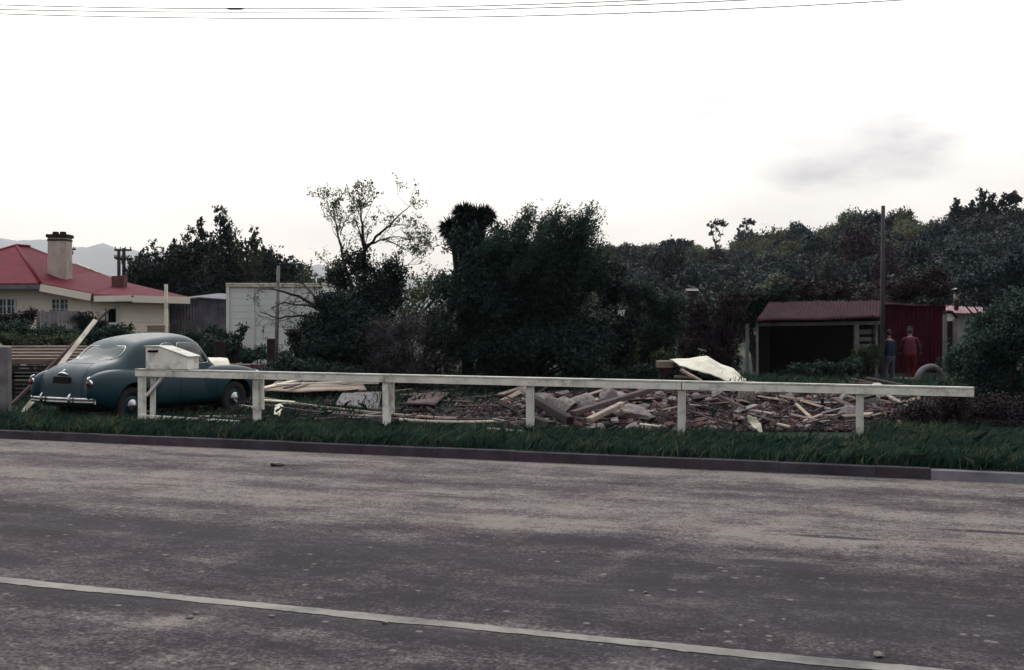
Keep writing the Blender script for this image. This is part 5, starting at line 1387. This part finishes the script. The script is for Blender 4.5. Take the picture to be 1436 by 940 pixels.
# distinctive boards by where they lie
def B2(lab,a,b,w,h,mat,lift=(0,0),**k):
    p=gxy(*a)+Vector((0,0,lift[0])); q=gxy(*b)+Vector((0,0,lift[1])); return board('plank',lab,p,q,w,h,M[mat],**k)
B2('long brown beam rising to the right across the heap, upper of the pair',(803,600),(915,572),.10,.09,'brown_wood',(.22,.30))
B2('shorter tan beam just under the long brown beam in the heap',(826,604),(873,592),.10,.08,'tan_wood',(.16,.28))
B2('dark charred beam sloping down to the right beside the third post',(745,585),(800,604),.13,.12,'dark_wood',(.22,.15))
B2('second dark beam under the charred one beside the third post',(745,596),(775,606),.12,.10,'dark_wood',(.1,.1))
B2('pale brown board tilted against the top of the heap, left of the third post',(702,560),(737,553),.14,.03,'tan_wood',(.1,.18))
B2('light board near the back of the heap above the round pale stone',(823,562),(848,556),.10,.03,'tan_wood',(.1,.14))
B2('thin pink brown stick sloping down to the right past the fourth post',(992,562),(1045,585),.035,.035,'brown_wood',(.2,.15),cat='stick')
B2('pale board sticking out to the right under the rail, past the last post',(1228,560),(1272,578),.09,.03,'tan_wood',(.22,.1))
B2('grey slat leaning up to the right in the heap, left of the last post',(1172,572),(1187,562),.08,.03,'grey_wood',(.06,.16))
B2('brown board lying downhill to the last post',(1170,577),(1205,588),.12,.04,'brown_wood',(.18,.12))
B2('short pale lath in the heap right of the white rag',(1079,572),(1092,576),.05,.03,'cream_board',(.14,.1))
B2('pale bent strip in the right part of the heap, left half',(1117,584),(1138,592),.06,.02,'tan_wood',(.16,.06))
B2('pale bent strip in the right part of the heap, right half',(1128,596),(1152,590),.05,.02,'tan_wood',(.06,.1))
B2('pale lath at the lower edge of the heap, in the grass',(1090,604),(1108,606),.05,.03,'cream_board',(.1,.08))
B2('thin pale lath lying in front of the heap left of the fourth post',(898,606),(925,607),.05,.02,'cream_board',(.12,.1))
# boards in the left part
B2('long thin pale batten curving down from the second post',(366,569),(640,598),.04,.035,'tan_wood',(.16,.12),sag=.05)
B2('long dark batten lying beside the pale curving one',(366,577),(560,596),.06,.05,'brown_wood',(.12,.08),sag=.03)
B2('dark red batten on the ground behind the second post',(372,584),(600,601),.06,.04,'dark_wood',(.06,.06))
B2('thin pale batten lying on the grass before the third post',(560,597),(706,599),.045,.03,'cream_board',(.10,.1),sag=.03)
B2('brown batten on the grass behind the pale one',(590,598),(735,594),.05,.04,'brown_wood',(.08,.08))
B2('tan board at ground level in the grass just left of the third post',(685,611),(738,614),.1,.03,'tan_wood',(.10,.08))
B2('long grey brown beam lying far back between second and third posts',(500,549),(640,546),.15,.12,'brown_wood',(.05,.05))
B2('dark beam lying back among the debris, crossing towards the third post',(590,560),(680,549),.15,.12,'dark_wood',(.1,.05))
B2('thin brown rod far back near the third post',(600,556),(672,551),.05,.05,'brown_wood',(.12,.1))
B2('cream plank end propped low beside the front wheel of the car',(322,575),(356,578),.10,.04,'cream_board',(.12,.08))
B2('pinkish board under the front wheel of the car',(285,574),(330,578),.12,.03,'brown_wood',(.10,.1))
B2('brown board on the ground between the stay and the car door',(240,585),(275,582),.1,.04,'brown_wood',(.05,.05))
D=22.5
folded('wall_panel','large cream wall panel lying on the debris behind the second post',[[gxy(395,548)+Vector((0,0,.28)),gxy(470,546)+Vector((0,0,.26)),gxy(505,548)+Vector((0,0,.22))],[gxy(372,562)+Vector((0,0,.20)),gxy(430,564)+Vector((0,0,.2)),gxy(514,559)+Vector((0,0,.16))]],.03,M['tan_wood'],cat='panel',amp=.02)
B2('cream board on top of the wall panel, rising to the right',(366,562),(462,548),.16,.03,'cream_board',(.26,.44))
B2('cream board end beside the second post, lowest of the cream boards',(365,576),(412,576),.11,.03,'cream_board',(.20,.16))
B2('long cream board reaching right over the wall panel',(388,560),(508,553),.13,.03,'cream_board',(.32,.30))
B2('short cream board at the right end of the wall panel',(478,552),(530,551),.12,.03,'cream_board',(.24,.22))
B2('brown board thrown across the cream boards',(400,565),(468,545),.10,.03,'brown_wood',(.30,.40))
folded('grey_panel','grey board panel lying right of the cream wall panel',[[gxy(480,560)+Vector((0,0,.10)),gxy(535,558)+Vector((0,0,.10))],[gxy(470,574)+Vector((0,0,.08)),gxy(530,580)+Vector((0,0,.04))]],.03,M['grey_wood'],cat='panel',amp=.02)
folded('brown_panel','brown lath panel lying in the grass between the second and third posts',[[gxy(575,560)+Vector((0,0,.10)),gxy(630,558)+Vector((0,0,.10))],[gxy(570,574)+Vector((0,0,.08)),gxy(610,574)+Vector((0,0,.04))]],.03,M['brown_wood'],cat='panel',amp=.03)
folded('rag','crumpled scrap of pale paper lying before the grey panel',[[gxy(385,578)+Vector((0,0,.12)),gxy(398,577)+Vector((0,0,.1))],[gxy(384,588)+Vector((0,0,.06)),gxy(392,589)+Vector((0,0,.03))]],.01,M['sheet'],cat='paper',amp=.05)
D=17.15
folded('white_rag','bright white rag hanging over the front of the rubble heap',[[P(1047,585,D),P(1061,586,D)],[P(1050,593,D),P(1066,595,D)],[P(1057,602,D-.1),P(1070,607,D-.1)]],.01,M['sheet'],cat='rag',amp=.03)
GL='small boards around the car and cream panels'
for i in range(60):
    px=random.uniform(215,700); py=random.uniform(552,596)
    if px<350: py=random.uniform(580,594)
    p=gxy(px,py); o=link('plank',random.choice(pl_me)); o.location=p+Vector((0,0,random.uniform(.03,.08)))
    o.rotation_euler=(random.uniform(-.2,.2),random.uniform(-.1,.1),random.gauss(0,.5)); o.scale=(random.uniform(.6,1.3),1,1); tag(o,'broken board lying flat on the ground left of the stone heap','plank',GL)
# fragments too small to count
def fragments():
    n=14000; V=[]; cube=np.array([(-1,-1,-1),(1,-1,-1),(1,1,-1),(-1,1,-1),(-1,-1,1),(1,-1,1),(1,1,1),(-1,1,1)])*.5
    fi=[(0,3,2,1),(4,5,6,7),(0,1,5,4),(1,2,6,5),(2,3,7,6),(3,0,4,7)]
    for i in range(n):
        if i<11500: px=random.uniform(695,1260+30*random.gauss(0,1)); py=random.uniform(548,606)
        else: px=random.uniform(215,700); py=random.uniform(550,598)
        p=gxy(px,py); L=random.uniform(.02,.09)*(2.2 if random.random()<.25 else 1); s=np.array([L,random.uniform(.02,.06),random.uniform(.01,.05)])
        from mathutils import Euler
        Rm=np.array(Euler((random.uniform(-.6,.6),random.uniform(-.6,.6),random.uniform(0,6.28))).to_matrix())
        c=(cube+rng.uniform(-.15,.15,(8,3)))*s@Rm.T+np.array(p)+np.array([0,0,.02]); V+= [c[list(f)] for f in fi]
    me=np_mesh('rubble_fragments',np.concatenate(V),4,M['frag']); o=link('rubble_fragments',me); tag(o,'crumbled plaster, brick and wood fragments over the demolished lot','rubble',kind='stuff')
def frag_mat():
    m,nt,out=new_mat('fragments'); L=nt.links; tc=N(nt,'ShaderNodeTexCoord'); vo=N(nt,'ShaderNodeTexNoise',Scale=9.0,Detail=3); L.new(tc.outputs['Object'],vo.inputs['Vector'])
    r=ramp(nt,[(.30,(.016,.009,.012)),(.46,(.045,.028,.033)),(.56,(.085,.062,.064)),(.66,(.16,.135,.13)),(.80,(.34,.31,.28))]); L.new(vo.outputs['Fac'],r.inputs[0])
    p=N(nt,'ShaderNodeBsdfPrincipled',Roughness=.95); p.inputs['Specular IOR Level'].default_value=.1; L.new(r.outputs[0],p.inputs['Base Color']); L.new(p.outputs[0],out.inputs[0]); return m
M['frag']=frag_mat(); fragments()
# big crumpled sheet on the heap
D=25.2
folded('crumpled_sheet','big crumpled cream roofing sheet lying on top of the heap behind the rail',
 [[P(939,504.5,D+.7),P(966,504,D+.9),P(991,500,D+1.1),P(1012,512,D+1.0),P(1028,518,D+.8),P(1042,531,D+.6),P(1075,541,D+.4)],
  [P(946,508,D+.3),P(970,509,D+.3),P(992,511,D+.3),P(1008,518,D+.3),P(1024,526,D+.2),P(1038,534,D+.1),P(1070,543,D+.1)],
  [P(953,514,D-.2),P(972,519,D-.3),P(990,524,D-.4),P(1004,529,D-.4),P(1016,534,D-.4),P(1034,539,D-.4),P(1066,545,D-.3)]],.015,M['sheet'],amp=.014,sub=8)
board('plank','pale board propping the left corner of the big crumpled sheet',P(955,519,D-.4),P(984,535,D-.7),.12,.05,M['tan_wood'])
board('plank','tan board end under the left corner of the big crumpled sheet',P(946,528,D-.1),P(976,530,D-.1),.12,.05,M['tan_wood'])
m=MB(); m.box((0,0,0),(.36,.4,.16)); o=m.build('crate',M['tan_wood'],bevel=.01); o.location=P(932,511,D+1); tag(o,'small box at the left end of the big crumpled sheet','box')
for i,(px,py,d,l) in enumerate([(934,528,.9,'dark upright block under the small box left of the crumpled sheet'),(968,533,.4,'dark block buried under the middle of the big crumpled sheet')]):
    m=MB(); p=P(px,py,D+d); hh=p.z+.2-gz(p.x,p.y); m.box((0,0,hh/2),(.3,.3,hh),jit=.02); o=m.build('block',M['dark_wood'],bevel=.01); o.location=(p.x,p.y,gz(p.x,p.y)); 
    tag(o,l,'block')
for a,b,l in [((1195,532),(1250,543),'dark red stick lying on the heap before the two men, the upper one'),((1180,536),(1222,539),'pinkish stick lying level on the heap above the rail'),((1215,530),(1290,545),'dark branch lying on the heap right of the upper stick')]:
    D=24.5; board('stick',l,P(*a,D+1),P(*b,D-.3),.045,.045,M['brown_wood'],cat='stick')
p=P(1230,540,24); stone(p.x,p.y,.09,'pale lump showing just above the rail near the last post',None,(1.3,1,.8),M['sheet'],.2,z=p.z-.08)
GE='small light stones on the road near the painted line'
for px,py,r in [(985,885,.02),(1040,880,.018),(1235,922,.035),(880,860,.015),(540,876,.02),(265,868,.03),(275,862,.025),(380,866,.02),(905,833,.02),(700,895,.012),(1165,905,.02),(1100,870,.015)]:
    D=CAMZ*F/(py-HZ); o=stone(X(px,D),D,r*.8,'small pale stone lying loose on the road',GE,(1.4,1,.5),M['line'],.2,z=0)
o=stone(X(388,14.1),14.1,.07,'pale flat stone lying in the gutter against the kerb',None,(2.2,.8,.4),M['line'],.2,z=0)

# ---------------------------------------------------------------- two men
def skin_obj(name,verts,edges,radii,mat,parent,sub=2,root=0):
    me=bpy.data.meshes.new(name); me.from_pydata([tuple(v) for v in verts],edges,[])
    o=bpy.data.objects.new(name,me); C.objects.link(o); s=o.modifiers.new('s','SKIN')
    for i,r in enumerate(radii):
        sv=me.skin_vertices[0].data[i]; sv.radius=(r,r) if isinstance(r,(int,float)) else r; sv.use_root=(i==root)
    s.use_smooth_shade=True; ss=o.modifiers.new('u','SUBSURF'); ss.levels=sub; ss.render_levels=sub
    m2=bake(o); bpy.data.objects.remove(o); m2.materials.clear(); m2.materials.append(mat); m2.name=name
    return link(name,m2,parent,True)
def man(label,loc,rz,H,torso,trous,cap,bend=0.0,arms=None,stance=.13):
    t=thing('person',label,'person',loc,rz); s=H/1.75
    # joints; figure faces -y locally, bend tips the trunk forward (towards -y)
    hip=Vector((0,0,.93)); cb,sb_=math.cos(bend),math.sin(bend)
    def up(y,z): return Vector((0,-z*sb_+y*cb,z*cb+y*sb_))+hip
    waist=up(0,.14); chest=up(0,.36); neckb=up(.0,.50); neck=up(-.01,.57); h1=up(-.03,.64); h2=up(-.025,.74); h3=up(-.01,.82)
    V=[hip,waist,chest,neckb,neck,h1,h2,h3]; Rr=[(.15,.11),(.135,.10),(.16,.11),(.09,.07),.052,(.062,.072),(.076,.095),(.06,.07)]; E=[(i,i+1) for i in range(7)]
    nose=h1+Vector((0,-.10,.045)); V.append(nose); Rr.append(.012); E.append((6,8))
    for sx in (1,-1):
        V.append(h2+Vector((sx*.085,.012,-.03))); Rr.append(.014); E.append((6,len(V)-1))
    hands=[]; armpts=[]; legpts=[]
    for sx,(el,wr) in zip((1,-1),arms):
        sh=up(0,.475)+Vector((sx*.19,0,0)); e=sh+Vector(el); w=e+Vector(wr); i0=len(V)
        V+= [sh,e,w]; Rr+=[.062,.044,.030]; E+= [(3,i0),(i0,i0+1),(i0+1,i0+2)]
        d=(w-e).normalized(); sd=d.cross(Vector((0,1,.2))).normalized(); palm=w+d*.055; V.append(palm); Rr.append((.034,.018)); E.append((i0+2,i0+3)); pi_=len(V)-1
        for k,(o_,l) in enumerate(((-.027,.07),(-.009,.08),(.009,.075),(.027,.06))):
            a=palm+d*.03+sd*o_; b=a+d*l*.5+Vector((0,-.01,0)); c_=a+d*l*.85+Vector((0,-.03,0)); j=len(V); V+=[a,b,c_]; Rr+=[.010,.009,.008]; E+=[(pi_,j),(j,j+1),(j+1,j+2)]
        a=w+d*.03-sd*.035+Vector((0,-.01,0)); b=a+d*.045-sd*.02; j=len(V); V+=[a,b]; Rr+=[.011,.009]; E+=[(pi_,j),(j,j+1)]
        armpts.append((sh,e,w))
    for sx in (1,-1):
        hj=hip+Vector((sx*.09,0,-.03)); kn=Vector((sx*stance,-.05-.05*bend,.50)); an=Vector((sx*stance*1.1,.02,.09)); toe=Vector((sx*stance*1.25,-.15,.035)); i0=len(V)
        V+=[hj,kn,an,toe]; Rr+=[.088,.058,.042,.034]; E+=[(0,i0),(i0,i0+1),(i0+1,i0+2),(i0+2,i0+3)]; legpts.append((hj,kn,an,toe))
    sc=lambda q:[Vector(v)*s for v in q]
    def rs(q): return [tuple(x*s for x in r) if isinstance(r,tuple) else r*s for r in q]
    skin_obj('body',sc(V),E,rs(Rr),M['skin'],t)
    # jacket
    V=[hip+Vector((0,0,-.10)),waist,chest,up(0,.49),up(-.005,.535)]; Rr=[(.20,.155),(.185,.145),(.20,.15),(.12,.09),(.07,.065)]; E=[(0,1),(1,2),(2,3),(3,4)]
    for (sh,e,w) in armpts:
        i0=len(V); V+=[sh,e,e.lerp(w,.9)]; Rr+=[.082,.062,.05]; E+=[(3,i0),(i0,i0+1),(i0+1,i0+2)]
    skin_obj('jacket',sc(V),E,rs(Rr),torso,t)
    V=[hip+Vector((0,0,.10)),hip+Vector((0,0,-.04))]; Rr=[(.185,.14),(.18,.145)]; E=[(0,1)]
    for (hj,kn,an,toe) in legpts:
        i0=len(V); V+=[hj+Vector((0,0,-.06)),kn,an+Vector((0,0,.02))]; Rr+=[.105,.078,.066]; E+=[(1,i0),(i0,i0+1),(i0+1,i0+2)]
    skin_obj('trousers',sc(V),E,rs(Rr),trous,t)
    for (hj,kn,an,toe) in legpts: skin_obj('boot',sc([an+Vector((0,.02,.01)),an+Vector((0,.0,-.035)),toe]),[(0,1),(1,2)],rs([.05,.052,.042]),M['shoe'],t)
    hp=[h2+Vector((0,.035,.0)),h3+Vector((0,.01,.012))]
    if cap: skin_obj('cap',sc([h3+Vector((0,.03,-.02)),h3+Vector((0,-.01,.025)),h3+Vector((0,-.12,-.005))]),[(0,1),(1,2)],rs([(.105,.115),(.10,.105),(.06,.014)]),M['cap'],t)
    if True: skin_obj('hair',sc([h1+Vector((0,.05,.02)),h2+Vector((0,.035,-.0)),h3+Vector((0,.01,-.01)),h3+Vector((0,-.04,.0))]),[(0,1),(1,2),(2,3)],rs([(.075,.05),(.098,.085),(.095,.10),(.07,.06)]),M['hair'],t)
    m=MB()
    for sx in (1,-1):
        q=(h2+Vector((sx*.028,-.088,.0)))*s; m.lathe([(0,-.009*s),(.009*s,0),(0,.009*s)],8,Matrix.Translation(q))
    m.build('eyes',M['hair'],t,True)
D=34
man('man in a dark blue jacket and pale trousers standing by the tall pole',(X(1248,D),D,GZ-.20),R(200),1.64,M['jacket_blue'],M['trouser_grey'],False,.08,[((.05,.02,-.27),(-.04,-.16,-.16)),((-.05,.02,-.27),(.06,-.16,-.14))],.12)
D=34.2
man('stooping man in a dusty red jumper, red trousers and dark cap',(X(1277,D),D,GZ-.20),R(165),1.74,M['shirt_red'],M['trouser_red'],True,.35,[((.07,-.05,-.26),(.03,-.20,-.12)),((-.09,-.05,-.26),(-.02,-.20,-.12))],.08)

# ---------------------------------------------------------------- sky, light, air, camera
w=bpy.data.worlds.new('World'); scene.world=w; w.use_nodes=True; nt=w.node_tree; nt.nodes.clear(); L=nt.links
out=nt.nodes.new('ShaderNodeOutputWorld')
SUN_EL,SUN_AZ=R(42),R(-18)   # ahead of the camera, a little to the left, behind cloud
sky=N(nt,'ShaderNodeTexSky',sky_type='NISHITA'); sky.sun_disc=False; sky.sun_elevation=SUN_EL; sky.sun_rotation=SUN_AZ; sky.air_density=1.2; sky.dust_density=3
b1=N(nt,'ShaderNodeBackground',Strength=.12); L.new(sky.outputs[0],b1.inputs[0])
tc=N(nt,'ShaderNodeTexCoord'); sep=N(nt,'ShaderNodeSeparateXYZ'); L.new(tc.outputs['Generated'],sep.inputs[0])
def M_(op,a,b=None,c=None):
    n=N(nt,'ShaderNodeMath',operation=op)
    for i,v in enumerate((a,b,c)):
        if v is None: continue
        if isinstance(v,(int,float)): n.inputs[i].default_value=v
        else: L.new(v,n.inputs[i])
    return n.outputs[0]
elev=M_('MAXIMUM',sep.outputs[2],.0)
# overcast: bright all over, brighter towards the hidden sun, cream near the horizon
hz=ramp(nt,[(0.0,(.86,.76,.62)),(.05,(.92,.83,.69)),(.10,(1.0,.93,.82)),(.20,(1.25,1.21,1.15)),(1.0,(1.15,1.18,1.25))]); L.new(elev,hz.inputs[0])
sv=Vector((math.sin(SUN_AZ)*math.cos(SUN_EL),math.cos(SUN_AZ)*math.cos(SUN_EL),math.sin(SUN_EL)))
dp=N(nt,'ShaderNodeVectorMath',operation='DOT_PRODUCT'); L.new(tc.outputs['Generated'],dp.inputs[0]); dp.inputs[1].default_value=sv
glow=ramp(nt,[(0.0,(.20,.19,.24)),(.35,(.34,.325,.38)),(.55,(.62,.61,.63)),(.75,(1.05,1.05,1.05)),(1.0,(1.6,1.6,1.6))]); L.new(M_('MULTIPLY_ADD',dp.outputs['Value'],.5,.5),glow.inputs[0])
mp=N(nt,'ShaderNodeMapping'); mp.inputs['Scale'].default_value=(1,1,2.6); L.new(tc.outputs['Generated'],mp.inputs[0])
cn=N(nt,'ShaderNodeTexNoise',Scale=5.0,Detail=8,Roughness=.55); L.new(mp.outputs[0],cn.inputs['Vector'])
# two grey cloud banks low on the right
def bank(px,py,rx,rz,k,am=4.0):
    d=(P(px,py,1000)-Vector((0,0,CAMZ))).normalized()
    vx=M_('DIVIDE',M_('SUBTRACT',sep.outputs[0],d.x),rx); vz=M_('DIVIDE',M_('SUBTRACT',sep.outputs[2],d.z),rz)
    q=M_('ADD',M_('ADD',M_('MULTIPLY',vx,vx),M_('MULTIPLY',vz,vz)),M_('MULTIPLY',M_('SUBTRACT',cn.outputs['Fac'],.5),am))
    mr=N(nt,'ShaderNodeMapRange'); mr.interpolation_type='SMOOTHSTEP'; mr.inputs[1].default_value=1.3; mr.inputs[2].default_value=-.2; mr.inputs[3].default_value=0; mr.inputs[4].default_value=k; L.new(q,mr.inputs[0])
    return M_('MULTIPLY',mr.outputs[0],M_('GREATER_THAN',sep.outputs[1],0))
cm=M_('MAXIMUM',bank(1205,205,.085,.036,1.0),M_('MAXIMUM',bank(965,138,.12,.024,.6,2.8),bank(1190,175,.05,.02,.4)))
grey=N(nt,'ShaderNodeMix',data_type='RGBA',blend_type='MULTIPLY'); L.new(cm,grey.inputs[0]); L.new(hz.outputs[0],grey.inputs[6]); grey.inputs[7].default_value=(.40,.41,.46,1)
mp2=N(nt,'ShaderNodeMapping'); mp2.inputs['Scale'].default_value=(1,1,3.5); L.new(tc.outputs['Generated'],mp2.inputs[0]); c2=N(nt,'ShaderNodeTexNoise',Scale=3.0,Detail=6,Roughness=.55); L.new(mp2.outputs[0],c2.inputs['Vector']); r2=ramp(nt,[(.3,(.74,.73,.73)),(.5,(1,.99,.97)),(.7,(1.15,1.15,1.15))]); L.new(c2.outputs['Fac'],r2.inputs[0])
bt=N(nt,'ShaderNodeMix',data_type='RGBA',blend_type='MULTIPLY'); bt.inputs[0].default_value=1; L.new(grey.outputs[2],bt.inputs[6]); L.new(r2.outputs[0],bt.inputs[7])
vm=N(nt,'ShaderNodeVectorMath',operation='SCALE'); L.new(bt.outputs[2],vm.inputs[0]); vm.operation='MULTIPLY'; L.new(glow.outputs[0],vm.inputs[1])
b2=N(nt,'ShaderNodeBackground',Strength=CLOUD); L.new(vm.outputs[0],b2.inputs[0])
mx=N(nt,'ShaderNodeMixShader'); mx.inputs[0].default_value=.92; L.new(b1.outputs[0],mx.inputs[1]); L.new(b2.outputs[0],mx.inputs[2]); L.new(mx.outputs[0],out.inputs[0])

sl=bpy.data.lights.new('sun','SUN'); sl.energy=.6; sl.angle=R(25); sl.color=(1,.95,.87); so=bpy.data.objects.new('sun',sl); C.objects.link(so)
so.rotation_euler=(-sv).to_track_quat('-Z','Y').to_euler()

if HAZE>0:
    m=MB(); x0,x1,y0,y1,z0,z1=-6500,6500,-80,10500,-1.2,900
    m.add([(x0,y0,z0),(x1,y0,z0),(x1,y1,z0),(x0,y1,z0),(x0,y0,z1),(x1,y0,z1),(x1,y1,z1),(x0,y1,z1)],[(0,3,2,1),(4,5,6,7),(0,1,5,4),(1,2,6,5),(2,3,7,6),(3,0,4,7)])
    mt=bpy.data.materials.new('air'); mt.use_nodes=True; n2=mt.node_tree; n2.nodes.clear(); oo=n2.nodes.new('ShaderNodeOutputMaterial'); v=n2.nodes.new('ShaderNodeVolumePrincipled'); v.inputs['Density'].default_value=HAZE; v.inputs['Color'].default_value=(.86,.88,.95,1); v.inputs['Anisotropy'].default_value=.3; n2.links.new(v.outputs[0],oo.inputs['Volume'])
    o=m.build('haze',mt); o['kind']='stuff'

cam=bpy.data.cameras.new('camera'); cam.sensor_width=36; cam.lens=36*F/1436; cam.clip_end=30000; cam.clip_start=.05
co=bpy.data.objects.new('camera',cam); C.objects.link(co); co.location=(0,0,CAMZ); co.rotation_euler=(R(90)-math.atan((470-HZ)/F),0,0); scene.camera=co
vs=scene.view_settings; vs.view_transform='Standard'; vs.look='None'; vs.exposure=EXPO; vs.gamma=1; vs.use_curve_mapping=False
scene.render.engine='CYCLES'; cy=scene.cycles; cy.use_denoising=True; cy.max_bounces=6; cy.diffuse_bounces=3; cy.glossy_bounces=3; cy.transmission_bounces=3; cy.volume_bounces=1; cy.transparent_max_bounces=4; cy.caustics_reflective=False; cy.caustics_refractive=False
